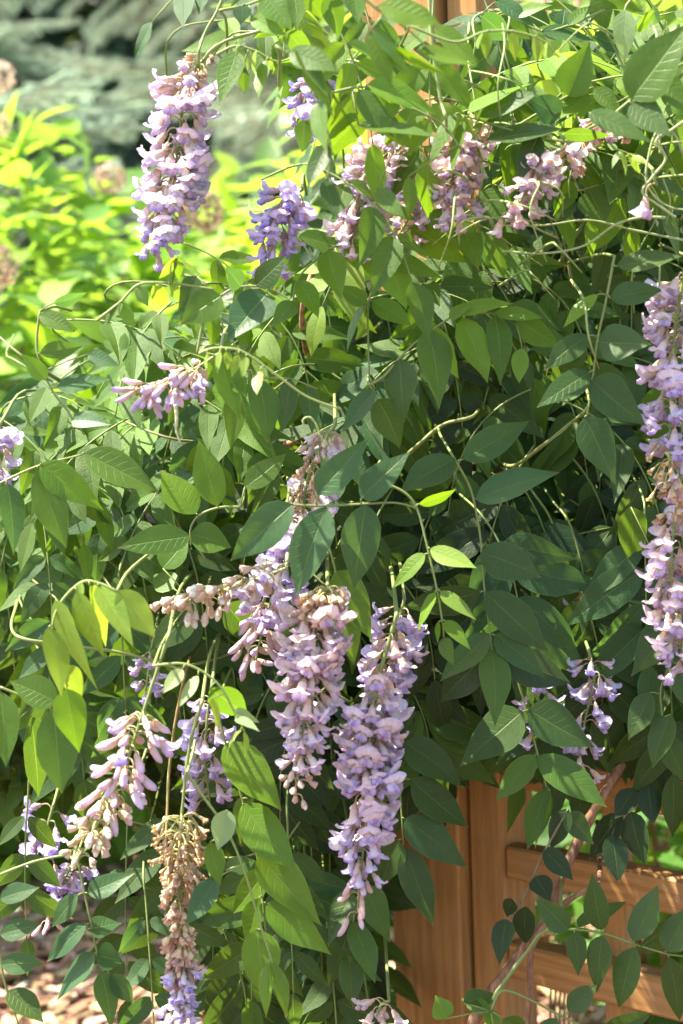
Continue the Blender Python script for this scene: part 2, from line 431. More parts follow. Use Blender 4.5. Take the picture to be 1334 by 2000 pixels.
def spruce(x, y, h, n, label, r0=1.7):
    t = thing('spruce_tree', label, 'spruce tree', (x, y, 0), )
    obj('trunk', tube('trunk', [Vector((x, y, 0)), Vector((x + .03, y, h * .5)), Vector((x, y, h))], .13, .02, M_BARK, 10), t)
    for i in range(n):
        z = .12 + (h * .92) * (i / n) ** .9; a = i * 2.399 + U(-.3, .3); s = (1 - (z / h) ** 2.2) * r0 * U(.7, 1.12) + .15
        m = Matrix.Translation((x, y, z)) @ Matrix.Rotation(a, 4, 'Z') @ Matrix.Rotation(U(-.18, .42), 4, 'Y') @ Matrix.Rotation(U(-.6, .6), 4, 'X') @ Matrix.Diagonal((s, s * U(.8, 1), s * U(.85, 1), 1))
        b = U(1.15, 1.45); obj('branch', SB[i % 3], t, m, (b * .95, b, b * 1.0))
spruce(-1.05, 5.6, 1.95, 150, 'blue-green spruce with layered needled branches at the top left', 1.35)
spruce(.6, 8.2, 4.2, 110, 'second spruce standing further back, seen between the vine and the first spruce', 2.0)
spruce(-3.9, 8.0, 4.6, 90, 'spruce mostly hidden behind the nearer spruce at the left edge', 2.1)

# ------------------------------------------------------------------ broad bushes
def bush(name, label, cat, c, rad, n, size, cols, nsingle=280, up=.9, seed=1, asp=.58, stems=10, sector=None, heads=()):
    random.seed(seed)
    c = Vector(c); t = thing(name, label, cat, (c.x, c.y, 0))
    vs = [leaf_mesh(1, asp, fold=U(.1, .4), droop=U(.1, .6), twist=U(-.3, .3), wave=.03, seed=i, mat=M_BUSH) for i in range(6)]
    sm = [leaf_data(1, asp, fold=.3, droop=U(.1, .5), seed=i, simple=True) for i in range(6)]
    L = []
    for i in range(n):
        while 1:
            d = Vector((U(-1, 1), U(-1, 1), U(-1, 1)))
            if .02 < d.length < 1: break
        d.normalize(); lump = 1 + .22 * noise.noise(d * 2.3 + Vector((seed, 0, 0)))
        rr = lump * (1 - .55 * R() ** 2.2)
        p = c + Vector((d.x * rad[0] * rr, d.y * rad[1] * rr, d.z * rad[2] * rr))
        if p.z < .04: continue
        Y = Vector((d.x, d.y, d.z * .5)) + Vector((U(-1, 1), U(-1, 1), U(-.7, .5))) * .8
        N = Vector((0, 0, up)) + d * .5 + Vector((U(-1, 1), U(-1, 1), U(-1, 1))) * .45
        L.append((p, Y, N, size * U(.6, 1.25)))
    L.sort(key=lambda q: (q[0] - CP).length + (0 if abs(px(q[0])[0] - 667) < 700 and -50 < px(q[0])[1] < 2050 else 9))
    J = Join()
    for i, (p, Y, N, s) in enumerate(L):
        col = random.choice(cols); b = U(.8, 1.25); col = tuple(a * b for a in col)
        if i < nsingle: obj('leaf', random.choice(vs), t, frame(p, Y, N, s, s, s), col)
        else:
            m = frame(p, Y, N, s, s, s); v, f, uv = random.choice(sm); J.add([m @ a for a in v], f, 0, uv, col)
    obj('foliage', J.build('foliage', M_BUSHS, True), t, kind='stuff')
    for k in range(stems):
        a = U(0, 6.28); e = c + Vector((math.cos(a) * rad[0] * .7, math.sin(a) * rad[1] * .7, rad[2] * U(.2, .8)))
        b = Vector((c.x + math.cos(a) * .12, c.y + math.sin(a) * .12, 0))
        obj('stem', tube('stem', spline([b, b.lerp(e, .5) + Vector((0, 0, .1)), e], 8), .006, .003, M_BARK, 5), t)
    for (x, y, d, r, col) in heads:
        h = Join(); p0 = at(x, y, d)
        for k in range(260):
            q = Vector((U(-1, 1), U(-1, 1), U(-1, 1)))
            if q.length < .1: continue
            q.normalize(); q = q * r * U(.75, 1.0); s = r * U(.12, .2)
            m = frame(p0 + q, q.orthogonal() + Vector((U(-1, 1), U(-1, 1), U(-1, 1))) * r, q, s, s, s)
            h.add([m @ Vector(a) for a in ((-.5, -.5, .1), (.5, -.6, 0), (.55, .5, .12), (-.5, .5, 0), (0, 0, -.15))], [(0, 1, 4), (1, 2, 4), (2, 3, 4), (3, 0, 4)], 0, [(0, R()) for _ in range(5)])
        ho = obj('flower_head', h.build('flower_head', M_DRYH), t, None, col); 
    random.seed(seed + 99)
    return t
M_DRYH = petal_mat('old_flower_head', [(0, (.40, .30, .22)), (.5, (.52, .42, .32)), (1, (.62, .54, .42))], .3)
bush('hydrangea_bush', 'sunlit yellow-green hydrangea bush with faded flower heads at the left edge', 'bush', (-.66, 3.75, .62), (.66, .75, .66), 5200, .082,
     [(.14, .27, .035), (.19, .33, .045), (.09, .20, .035)], seed=3, asp=.62, stems=16,
     heads=[(395, 412, 3.1, .036, (.75, .62, .5)), (-12, 520, 2.75, .034, (1, .88, .75)), (-2, 150, 3.3, .028, (1.35, 1.3, 1.25)), (215, 350, 3.35, .028, (1.0, .85, .8)),  (-5, 245, 3.2, .022, (1.3, 1.25, 1.1))])
bush('leafy_shrub', 'mid-green broad leaved shrub behind the uppermost flower cluster', 'shrub', (-.18, 4.4, .55), (.5, .6, .62), 2200, .09,
     [(.07, .16, .05), (.10, .20, .05)], seed=5, asp=.6)
bush('golden_shrub', 'bright yellow-green shrub glowing behind the top right of the trellis', 'shrub', (.52, 3.7, .72), (.72, .6, .85), 4200, .09,
     [(.27, .40, .035), (.21, .35, .04)], seed=8, asp=.3)  # leaf yellow raised in the colour in place of backlight
bush('low_shrub', 'low green shrub seen through the lattice at the right edge', 'shrub', (.52, 2.75, .22), (.26, .22, .26), 900, .06,
     [(.08, .19, .04), (.06, .15, .04)], seed=11, asp=.6, stems=5)
# reddish canes standing in the golden shrub
for k, (x, sx) in enumerate(((1062, 8), (1128, -6), (1196, 5), (985, 3), (1290, -4))):
    p1 = at(x, -40, 2.95 + .06 * k); p0 = Vector((p1.x + sx * .003, p1.y, 0))
    o = obj('garden_cane', tube('garden_cane', spline([p0, p0.lerp(p1, .5) + Vector((.01, 0, 0)), p1], 10), .006, .005, M_BARK, 6))
    tag(o, ['reddish-brown cane behind the young leaflets at the top of the trellis', 'reddish-brown cane left of the pale hanging leaf at the top right', 'reddish-brown cane behind the pale hanging leaf at the top right', 'reddish-brown cane nearest the top of the trellis post', 'reddish-brown cane nearest the top right corner'][k], 'cane', 'reddish canes behind the top right of the vine')

# far hedge
random.seed(5); J = Join()
for i in range(16000):
    x = U(-5, 5); z = 3.4 * R() ** .8; y = 11 + U(-.35, .5) + .5 * noise.noise(Vector((x, 0, z)))
    s = U(.12, .25); m = frame(Vector((x, y, z)), Vector((U(-1, 1), -.4, U(-1, .3))), Vector((U(-.6, .6), -.8, .9)), s, s, s); v, f, uv = random.choice(SIMP)
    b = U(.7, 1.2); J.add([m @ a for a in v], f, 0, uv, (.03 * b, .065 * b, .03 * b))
hd = thing('hedge', 'tall dark hedge closing the garden behind the spruces', 'hedge', (0, 11, 0))
obj('foliage', J.build('foliage', M_LEAFS, True), hd, kind='stuff')
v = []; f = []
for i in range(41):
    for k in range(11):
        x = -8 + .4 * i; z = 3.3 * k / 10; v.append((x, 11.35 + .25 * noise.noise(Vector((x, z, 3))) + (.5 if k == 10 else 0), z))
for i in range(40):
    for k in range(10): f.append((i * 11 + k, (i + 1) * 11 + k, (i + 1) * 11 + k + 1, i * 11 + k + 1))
obj('dark_backing', mesh('dark_backing', v, f, M_NEED), hd, None, (.12, .12, .1))  # near-black sheet added behind the leaves, standing in for deep shade

# ------------------------------------------------------------------ the vine: compound leaves
NFILL = 0
def mk_spray(label, group, rach, tn_stem=(.16, .24, .07), r0=.0012, r1=.0006, name='leaf_spray', cat='leaf spray'):
    t = thing(name, label, cat, rach[0], group)
    obj('stalk', tube('stalk', rach, r0, r1, M_STEM, 6), t, None, tn_stem)
    return t
def leaflet(t, P, T, W, N, tn, custom=True, fold=None, droop=None):
    L = (T - P).length
    col = tone(tn)
    if custom:
        dr = U(.05, .22) if droop is None else droop
        me = leaf_mesh(L, W, fold=U(.10, .34) if fold is None else fold, droop=dr, twist=U(-.35, .35), wave=U(.008, .03), side=U(-.05, .05), seed=random.randint(0, 999))
        # aim a little above the tip so the drooped tip lands on T
        a = math.atan(dr * .62)
        Y = (T - P).normalized(); Z = (N - Y * N.dot(Y)).normalized()
        Y2 = (Y * math.cos(a) + Z * math.sin(a)); 
        return obj('leaflet', me, t, frame(P, Y2, Z), col)
    s = L; return obj('leaflet', random.choice(LEAFV), t, frame(P, T - P, N, W / .46, s, s), col)

def hero(label, rach, leaves, d=1.72, tn_stem=(.17, .25, .07), group=None, r0=.0013, r1=.0007):
    """rach: [(x, y[, depth])] in photograph pixels; leaves: (bx, by, tx, ty, w, tone[, dz_tip[, roll]])"""
    random.seed(sum(ord(c) for c in label))
    pts = [at(p[0], p[1], (p[2] if len(p) > 2 else d)) for p in rach]
    rc = spline(pts, max(6, 6 * len(pts)))
    back = spline([pts[0] + Vector((U(-.01, .01), .26, -.01)), pts[0] + Vector((0, .09, .0)), pts[0]], 8)[:-1] if 0 < rach[0][0] < 1334 and 0 < rach[0][1] < 1700 and 'lattice' not in label and 'right face' not in label else []
    t = mk_spray(label, group, back + rc, tn_stem, r0, r1)
    rp = [px(q) for q in rc]
    for lf in leaves:
        bx, by, tx, ty, wp, tn = lf[:6]
        k = min(range(len(rp)), key=lambda i: (rp[i][0] - bx) ** 2 + (rp[i][1] - by) ** 2)
        dd = rp[k][2]; dist = math.hypot(rp[k][0] - bx, rp[k][1] - by)
        P = at(bx, by, dd - .002); off = lf[6] if len(lf) > 6 else U(-.02, .012)
        T = at(tx, ty, dd + off)
        L = (T - P).length; W = wp / F * dd
        Wr = max(W * 1.04, L * .40); ro = math.acos(min(1, W / Wr))
        if len(lf) > 7: ro = lf[7]; 
        elif R() < .35: ro = -ro
        toC = (CP - P).normalized(); Y = (T - P).normalized()
        # top surface leans upward: choose the roll sign that turns the normal to the sky
        n1 = Matrix.Rotation(ro, 3, Y) @ toC
        n2 = Matrix.Rotation(-ro, 3, Y) @ toC
        N = n1 if n1.z > n2.z else n2
        if len(lf) <= 7 and R() < .12: N = n2 if N is n1 else n1
        leaflet(t, P, T, Wr, N, tn)
        # petiolule
        if dist > 3:
            q = rc[k]; obj('leaflet_stalk', tube('leaflet_stalk', [q, q.lerp(P, .5) + Vector((0, -.001, .001)), P], .0007, .0006, M_STEM, 5), t, None, tn_stem)
    return t
YS = (.22, .32, .10)
HERO = []
def H(name, *a, **k):
    t = hero(*a, **k)
    r = a[1]; HERO.append((name, sum(q[0] for q in r) / len(r), sum(q[1] for q in r) / len(r)))
    return t

H('the long drooping spray right of centre', 'long drooping spray of broad dark leaflets hanging right of the two central flower clusters',
  [(860, 850, 1.74), (887, 895), (917, 950), (930, 1000), (940, 1065), (946, 1150), (957, 1235), (961, 1272)],
  [(905, 897, 1034, 822, 60, 'D'), (930, 975, 1095, 922, 62, 'T'), (889, 896, 780, 962, 62, 'D'), (938, 1078, 1058, 1129, 74, 'D'), (948, 1157, 1072, 1273, 74, 'D'),
   (937, 1157, 785, 1186, 62, 'K', .03), (967, 1240, 1067, 1328, 54, 'D'), (955, 1238, 858, 1332, 52, 'D'), (962, 1272, 967, 1421, 62, 'M'), (950, 1282, 860, 1373, 74, 'K', .03), (975, 1285, 1117, 1335, 78, 'K', .04)], d=1.68)
H('the small young spray at the centre', 'short young spray of narrow bright leaflets hanging in front of dark foliage at the centre',
  [(742, 940), (790, 962), (815, 995), (834, 1065), (854, 1155), (864, 1215), (867, 1245)],
  [(840, 1072, 932, 1110, 40, 'Y'), (830, 1082, 765, 1150, 28, 'B'), (860, 1155, 932, 1212, 26, 'Y'), (850, 1157, 815, 1235, 20, 'B'), (869, 1212, 920, 1270, 28, 'B'), (867, 1245, 887, 1302, 30, 'M'), (856, 1215, 855, 1258, 10, 'B'), (818, 984, 892, 955, 20, 'B')], d=1.62, tn_stem=YS)
H('the spray over the top of the wooden post', 'dark spray of six large leaflets dangling just above the wooden lattice',
  [(1000, 1280), (1012, 1330), (1030, 1395), (1052, 1480), (1068, 1540)],
  [(1020, 1390, 897, 1498, 86, 'D'), (1032, 1385, 1162, 1460, 80, 'D'), (1045, 1475, 967, 1565, 52, 'M'), (1051, 1477, 1187, 1578, 66, 'M'), (1067, 1540, 1030, 1660, 50, 'M'), (1075, 1545, 1045, 1660, 32, 'M')], d=1.72)
H('the arching bright spray', 'arching mid-green spray with hanging oval leaflets at mid height right of centre',
  [(722, 752), (750, 735), (780, 700), (817, 665), (877, 622), (902, 612), (967, 613), (1007, 623)],
  [(837, 645, 858, 798, 70, 'M'), (780, 703, 790, 826, 68, 'D'), (902, 622, 953, 750, 62, 'B'), (967, 618, 977, 755, 50, 'M'), (1007, 622, 1097, 680, 52, 'M'), (897, 607, 1005, 593, 30, 'B'), (967, 610, 1062, 622, 28, 'B'),
   (1020, 680, 1014, 750, 34, 'B'), (840, 640, 897, 742, 46, 'B', .03), (737, 780, 782, 878, 64, 'D', .02), (732, 760, 667, 845, 38, 'T'), (877, 620, 925, 590, 22, 'B')], d=1.66)
H('the upright spray of light leaflets', 'upright spray of light green leaflets on a straight stalk just above the middle',
  [(758, 500), (738, 545), (720, 590), (719, 660), (722, 750)],
  [(758, 505, 795, 607, 62, 'B'), (762, 503, 868, 545, 38, 'B'), (727, 588, 805, 637, 44, 'B'), (717, 590, 655, 556, 36, 'M'), (712, 592, 677, 690, 14, 'M'), (700, 465, 738, 555, 40, 'B'), (705, 452, 775, 478, 34, 'B')], d=1.68)
H('the arch of leaves below the faded blooms', 'bright green spray arching under the faded pink blooms beside the post',
  [(755, 500), (785, 460), (817, 437), (897, 430), (957, 450), (1000, 480), (1060, 520)],
  [(803, 442, 915, 515, 62, 'B'), (897, 433, 935, 530, 54, 'B'), (957, 452, 985, 545, 46, 'M'), (860, 432, 905, 500, 40, 'M', .03), (1000, 482, 1040, 575, 44, 'M'), (860, 560, 968, 562, 36, 'D', .02), (830, 550, 860, 600, 36, 'M')], d=1.7)
H('the spray hanging beside the right flower cluster', 'spray of round dull green leaflets left of the long right edge flower cluster',
  [(1200, 500), (1185, 580), (1167, 665), (1157, 745), (1147, 812)],
  [(1192, 583, 1297, 566, 48, 'D'), (1170, 668, 1273, 673, 74, 'D'), (1155, 742, 1263, 832, 78, 'D'), (1142, 815, 1203, 948, 74, 'D'), (1150, 655, 1060, 725, 46, 'D'), (1150, 728, 1045, 798, 52, 'D'), (1168, 575, 1100, 640, 22, 'B'), (1205, 520, 1334, 500, 42, 'D')], d=1.6)
H('the blue-green spray over the central clusters', 'blue-green spray of four broad leaflets lying over the top of the central flower cluster',
  [(560, 985), (620, 988), (700, 985), (770, 982), (815, 992)],
  [(637, 990, 577, 1167, 80, 'T'), (572, 985, 448, 1097, 74, 'T'), (714, 985, 690, 1152, 78, 'T'), (620, 966, 724, 853, 60, 'T'), (705, 973, 803, 880, 58, 'T')], d=1.6)
H('the pair of bright leaves beside the central cluster', 'two bright green leaflets with sun flecks right of the central flower cluster',
  [(640, 1060), (655, 1115), (662, 1180)],
  [(657, 1115, 727, 1252, 76, 'B'), (662, 1180, 692, 1302, 48, 'B')], d=1.65)
H('the spray at the left edge', 'spray of five mid-green leaflets reaching in from the left edge above the young spray',
  [(-40, 965), (8, 940), (75, 910), (160, 888)],
  [(165, 885, 313, 962, 68, 'M'), (78, 908, 204, 998, 62, 'B'), (75, 915, 131, 1073, 66, 'M'), (15, 945, 27, 1086, 50, 'T'), (0, 945, -60, 1060, 60, 'M')], d=1.62)
H('the upright pair of leaves left of centre', 'two upturned green leaflets standing left of the thorny flower stalk',
  [(470, 990), (425, 992), (385, 1010), (372, 1045), (400, 1090)],
  [(425, 988, 387, 857, 60, 'B'), (383, 1003, 312, 918, 64, 'B'), (478, 952, 560, 885, 46, 'M'), (372, 1048, 228, 1070, 58, 'M'), (372, 1042, 453, 1070, 62, 'M')], d=1.68)
H('the pale young spray at the left', 'drooping spray of pale lime young leaflets curling down at the lower left',
  [(228, 1155), (195, 1140), (160, 1137), (120, 1175), (102, 1225), (112, 1290), (132, 1340)],
  [(228, 1155, 303, 1247, 62, 'Y'), (190, 1145, 262, 1267, 48, 'Y'), (150, 1155, 204, 1285, 46, 'Y'), (175, 1145, 207, 1265, 30, 'Y', .03), (108, 1172, 192, 1350, 46, 'Y'), (95, 1225, 120, 1362, 50, 'Y'), (125, 1300, 160, 1372, 42, 'Y'), (130, 1345, 155, 1472, 64, 'B'), (160, 1137, 156, 1182, 14, 'Y')], d=1.52, tn_stem=(.28, .38, .12))
H('the single heart leaf low on the left', 'large single oval leaflet hanging right below the pale young spray',
  [(0, 1342), (60, 1365), (118, 1375), (160, 1385)],
  [(105, 1388, 121, 1552, 84, 'M'), (112, 1372, 18, 1330, 62, 'M'), (60, 1400, 75, 1560, 60, 'D', .04), (0, 1350, 12, 1500, 60, 'M', -.02)], d=1.6)
H('the chain of bright leaves at the bottom', 'hanging chain of large bright green leaflets left of the pinkest flower cluster at the bottom',
  [(425, 1390), (440, 1450), (473, 1560), (498, 1650), (512, 1750), (520, 1830)],
  [(440, 1452, 551, 1585, 84, 'B'), (473, 1570, 578, 1700, 78, 'B'), (505, 1668, 630, 1810, 80, 'B'), (520, 1765, 648, 1866, 68, 'B'), (500, 1815, 516, 1948, 76, 'B'), (520, 1700, 455, 1785, 56, 'B', .02), (505, 1755, 480, 1850, 44, 'B', .02), (485, 1560, 470, 1650, 40, 'M', .03)], d=1.64)
H('the long stalk with small leaves at the bottom', 'long thin arching stalk with a few leaflets and a curled pale tip near the bottom',
  [(365, 1510), (400, 1560), (445, 1625), (480, 1710), (505, 1795), (530, 1875), (560, 1985)],
  [(444, 1582, 425, 1662, 48, 'P'), (410, 1645, 430, 1732, 42, 'B'), (422, 1715, 362, 1808, 48, 'T'), (530, 1880, 560, 1990, 34, 'B'), (525, 1880, 520, 1990, 30, 'B'), (440, 1700, 500, 1680, 40, 'D', .02)], d=1.6, tn_stem=YS)
H('the grey-green young tip above the bottom chain', 'greyish young spray tip with folded leaflets above the bottom chain of leaves',
  [(300, 1300), (365, 1298), (425, 1335), (460, 1395), (478, 1430)],
  [(357, 1307, 318, 1355, 30, 'P'), (387, 1320, 350, 1382, 22, 'P'), (457, 1390, 508, 1412, 22, 'P'), (460, 1402, 508, 1430, 20, 'P'), (415, 1365, 425, 1425, 18, 'Y'), (410, 1345, 485, 1398, 58, 'M', .03), (478, 1430, 478, 1480, 12, 'Y'), (470, 1425, 445, 1465, 10, 'Y')], d=1.55, tn_stem=YS)
H('the blue-green spray low on the left', 'blue-green hanging spray of oval leaflets over the mulch at the bottom left',
  [(150, 1670), (160, 1720), (175, 1790), (190, 1860), (215, 1905)],
  [(172, 1745, 266, 1704, 44, 'T'), (171, 1815, 238, 1803, 44, 'T'), (168, 1805, 90, 1880, 38, 'T'), (152, 1748, 100, 1812, 34, 'T'), (188, 1866, 242, 1880, 54, 'T'), (185, 1862, 110, 1956, 40, 'T'), (197, 1898, 217, 2012, 48, 'T'), (215, 1905, 262, 1960, 40, 'T')], d=1.66)
H('the row of leaves at the bottom left edge', 'row of four flat oval leaflets poking in at the bottom left edge',
  [(-8, 1700), (-6, 1790), (2, 1880), (15, 1940), (40, 2010)],
  [(0, 1755, 78, 1733, 40, 'T'), (0, 1825, 80, 1805, 42, 'T'), (2, 1885, 86, 1882, 44, 'T'), (15, 1935, 86, 1998, 52, 'D')], d=1.62)
H('the horizontal spray in front of the lattice', 'near-horizontal spray with paired pointed leaflets in front of the lattice at the bottom right',
  [(1035, 1850), (1060, 1822), (1117, 1815), (1177, 1823), (1242, 1845), (1307, 1864), (1350, 1868)],
  [(1109, 1817, 1045, 1752, 50, 'D'), (1175, 1817, 1156, 1704, 48, 'D'), (1237, 1838, 1287, 1727, 58, 'D'), (1302, 1858, 1350, 1765, 58, 'D'), (1122, 1822, 1129, 1908, 40, 'D'), (1175, 1828, 1166, 1941, 50, 'D'), (1240, 1850, 1208, 1973, 56, 'D'), (1305, 1870, 1328, 1996, 52, 'D'), (1250, 1850, 1325, 1790, 40, 'D', .04), (1130, 1812, 1225, 1760, 30, 'D', .04)], d=1.66)
H('the low spray at the bottom right', 'low spray of three leaflets along the bottom edge before the lowest lattice rail',
  [(958, 1975), (982, 1935), (1040, 1955), (1107, 1990), (1160, 2010)],
  [(1110, 1975, 1167, 1923, 46, 'D'), (1180, 2012, 1276, 1978, 42, 'D'), (1090, 1990, 1040, 2060, 40, 'D'), (870, 1990, 850, 1943, 44, 'B'), (965, 2010, 955, 1965, 32, 'B'), (983, 1990, 1030, 2020, 44, 'M'), (905, 1960, 975, 1945, 40, 'D', .03), (960, 1975, 900, 1950, 30, 'M', .02)], d=1.66)
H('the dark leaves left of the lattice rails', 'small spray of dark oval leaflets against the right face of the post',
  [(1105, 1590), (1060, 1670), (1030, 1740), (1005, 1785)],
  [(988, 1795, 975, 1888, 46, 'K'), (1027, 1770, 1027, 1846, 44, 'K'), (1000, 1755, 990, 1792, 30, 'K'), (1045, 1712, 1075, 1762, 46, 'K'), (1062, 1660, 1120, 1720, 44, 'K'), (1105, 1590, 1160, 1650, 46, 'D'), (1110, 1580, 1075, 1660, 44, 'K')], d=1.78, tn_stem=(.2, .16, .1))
H('the three dark leaves left of the post', 'three large dark leaflets overlapping the left face of the wooden post',
  [(760, 1440), (778, 1520), (785, 1600), (788, 1655)],
  [(802, 1522, 916, 1618, 70, 'D'), (790, 1600, 914, 1697, 72, 'D'), (790, 1655, 848, 1811, 64, 'D'), (790, 1450, 905, 1540, 66, 'D'), (778, 1640, 740, 1740, 60, 'D')], d=1.78)
H('the leaves hanging low by the post', 'spray of drooping green leaflets at the foot of the pinkest flower cluster by the post',
  [(680, 1660), (700, 1730), (690, 1800), (680, 1860)],
  [(715, 1730, 762, 1842, 56, 'M'), (690, 1800, 733, 1922, 52, 'M'), (685, 1740, 640, 1850, 50, 'D'), (680, 1820, 640, 1930, 50, 'D'), (680, 1860, 690, 1970, 50, 'D')], d=1.76)
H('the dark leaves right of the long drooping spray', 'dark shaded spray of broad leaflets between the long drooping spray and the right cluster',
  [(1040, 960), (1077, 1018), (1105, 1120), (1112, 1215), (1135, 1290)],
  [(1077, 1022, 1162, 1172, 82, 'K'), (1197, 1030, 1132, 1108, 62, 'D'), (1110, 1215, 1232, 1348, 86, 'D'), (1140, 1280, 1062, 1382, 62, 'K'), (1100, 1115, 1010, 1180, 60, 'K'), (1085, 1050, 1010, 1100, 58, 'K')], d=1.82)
H('the dark spray under the right cluster', 'dark spray of oval leaflets below the right edge flower cluster',
  [(1330, 1200), (1312, 1290), (1290, 1350), (1300, 1440)],
  [(1312, 1222, 1232, 1322, 72, 'D'), (1270, 1352, 1227, 1446, 50, 'D'), (1310, 1395, 1275, 1502, 52, 'D'), (1325, 1300, 1345, 1390, 60, 'D'), (1300, 1440, 1340, 1530, 50, 'D'), (1232, 990, 1235, 1112, 58, 'M', .02)], d=1.74)
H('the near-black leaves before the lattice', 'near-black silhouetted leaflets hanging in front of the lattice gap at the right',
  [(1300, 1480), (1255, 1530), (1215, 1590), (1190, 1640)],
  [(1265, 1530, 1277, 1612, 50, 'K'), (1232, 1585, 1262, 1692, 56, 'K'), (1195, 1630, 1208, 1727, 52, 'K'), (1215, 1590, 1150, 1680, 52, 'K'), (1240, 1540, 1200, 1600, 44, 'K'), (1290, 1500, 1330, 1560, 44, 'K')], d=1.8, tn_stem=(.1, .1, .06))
H('the big dark leaf in the top right corner', 'spray with one very large glossy leaflet in the top right corner',
  [(1180, 240), (1232, 195), (1290, 150), (1340, 120)],
  [(1232, 195, 1350, 40, 96, 'M'), (1150, 220, 1276, 279, 40, 'D'), (1232, 203, 1312, 268, 58, 'D'), (1300, 205, 1345, 110, 52, 'M'), (1290, 150, 1350, 230, 50, 'M')], d=1.52)
H('the pale hanging leaf at the top right', 'spray with a pale oval leaflet hanging near the top right corner',
  [(1275, -30), (1222, 15), (1240, 80), (1262, 115)],
  [(1222, 20, 1219, 129, 44, 'P'), (1240, 60, 1280, 20, 20, 'B'), (1255, 95, 1330, 85, 18, 'B'), (1262, 110, 1255, 200, 30, 'B')], d=1.58)
H('the upright oval leaf at the top right', 'upright oval bright leaflet with pale midrib below the top right edge of the vine',
  [(1020, 240), (1070, 210), (1110, 187), (1160, 170)],
  [(1110, 187, 1152, 80, 70, 'M'), (1095, 225, 1030, 190, 58, 'T'), (1090, 215, 1040, 240, 36, 'M'), (1160, 172, 1210, 220, 36, 'M')], d=1.62)
H('the blue-grey narrow leaves at the top', 'narrow blue-grey leaflets spread flat across the top right foliage',
  [(1180, 20), (1110, 50), (1057, 60), (1000, 30), (960, -10)],
  [(1057, 62, 1166, 81, 32, 'T'), (967, 0, 1047, 55, 28, 'T'), (1110, 50, 1160, 10, 24, 'M'), (940, 30, 995, 80, 46, 'T', .03), (1000, 30, 1080, 10, 26, 'B')], d=1.66)
H('the layered narrow leaves near the top', 'layered narrow leaflets fanned out right of the young leaflets near the top',
  [(1130, 280), (1060, 270), (1000, 255), (937, 235), (900, 225)],
  [(937, 228, 1056, 178, 36, 'D'), (917, 220, 1042, 162, 26, 'B'), (950, 275, 1102, 252, 30, 'D'), (1052, 265, 1011, 361, 48, 'K'), (890, 222, 838, 325, 26, 'M'), (905, 235, 882, 342, 22, 'M'), (1100, 262, 1200, 265, 30, 'M')], d=1.6)
H('the young leaflets near the top', 'arching spray tip with five small folded young leaflets hanging in a row near the top',
  [(800, 50), (887, 82), (947, 62), (1007, 62), (1062, 80), (1092, 112)],
  [(952, 62, 950, 118, 24, 'Y'), (1002, 63, 1007, 121, 21, 'Y'), (1045, 71, 1047, 123, 18, 'Y'), (1067, 83, 1067, 125, 11, 'Y'), (940, 65, 934, 96, 12, 'B'), (1085, 100, 1092, 118, 9, 'Y')], d=1.5, tn_stem=YS)
H('the blurred bright leaves before the post', 'out of focus bright leaflets hanging before the top of the wooden post',
  [(680, -30), (740, 20), (800, 60), (850, 110)],
  [(740, 10, 864, 50, 50, 'B'), (720, 65, 766, 172, 46, 'M'), (730, 55, 797, 147, 30, 'M'), (770, 95, 880, 148, 26, 'B'), (817, 100, 933, 130, 34, 'B')], d=1.4)
H('the flat bright leaves over the faded blooms', 'bright flat spray of narrow leaflets lying above the faded pink blooms beside the post',
  [(650, 180), (717, 170), (780, 200), (860, 240), (900, 290)],
  [(717, 165, 858, 226, 38, 'B'), (700, 175, 770, 270, 44, 'M'), (780, 205, 720, 250, 30, 'B'), (735, 370, 791, 425, 36, 'M'), (797, 345, 800, 429, 28, 'M'), (840, 235, 800, 300, 34, 'B'), (700, 245, 860, 270, 24, 'M')], d=1.56)
H('the round leaves right of the faded blooms', 'two rounded dark green leaflets below the tangled top right foliage',
  [(1220, 340), (1150, 368), (1060, 380), (960, 360)],
  [(945, 370, 985, 441, 54, 'M'), (1150, 370, 1182, 437, 68, 'M'), (1060, 385, 1010, 330, 36, 'M'), (1110, 378, 1085, 440, 46, 'D'), (1200, 345, 1270, 380, 40, 'M')], d=1.68)
H('the broad leaves above the left blooms', 'two broad drooping leaflets, one olive and one blue-green, above the left foliage slope',
  [(385, 690), (400, 620), (432, 578), (470, 560), (530, 560)],
  [(432, 578, 350, 636, 66, 'M'), (522, 573, 440, 672, 78, 'T'), (385, 540, 348, 612, 42, 'D'), (470, 560, 440, 520, 40, 'T'), (500, 558, 560, 500, 50, 'D')], d=1.6)
H('the pair of light leaves left of the upright spray', 'two light green leaflets hanging left of the upright spray above the middle',
  [(720, 440), (680, 470), (640, 490), (582, 545), (570, 620)],
  [(582, 548, 622, 622, 44, 'B'), (640, 490, 668, 586, 56, 'B'), (680, 470, 700, 530, 36, 'B'), (575, 590, 530, 640, 40, 'M')], d=1.66)
H('the curved stalk at the far left', 'curved thin stalk with flat paired leaflets at the far left of the vine',
  [(78, 608), (72, 660), (76, 700), (100, 760), (130, 800), (165, 850)],
  [(77, 615, 148, 648, 34, 'M'), (78, 690, 163, 675, 34, 'M'), (105, 592, 171, 571, 26, 'T'), (112, 757, 219, 740, 36, 'T'), (90, 740, 40, 690, 34, 'B'), (172, 692, 236, 716, 32, 'T'), (140, 820, 220, 830, 34, 'T')], d=1.6)
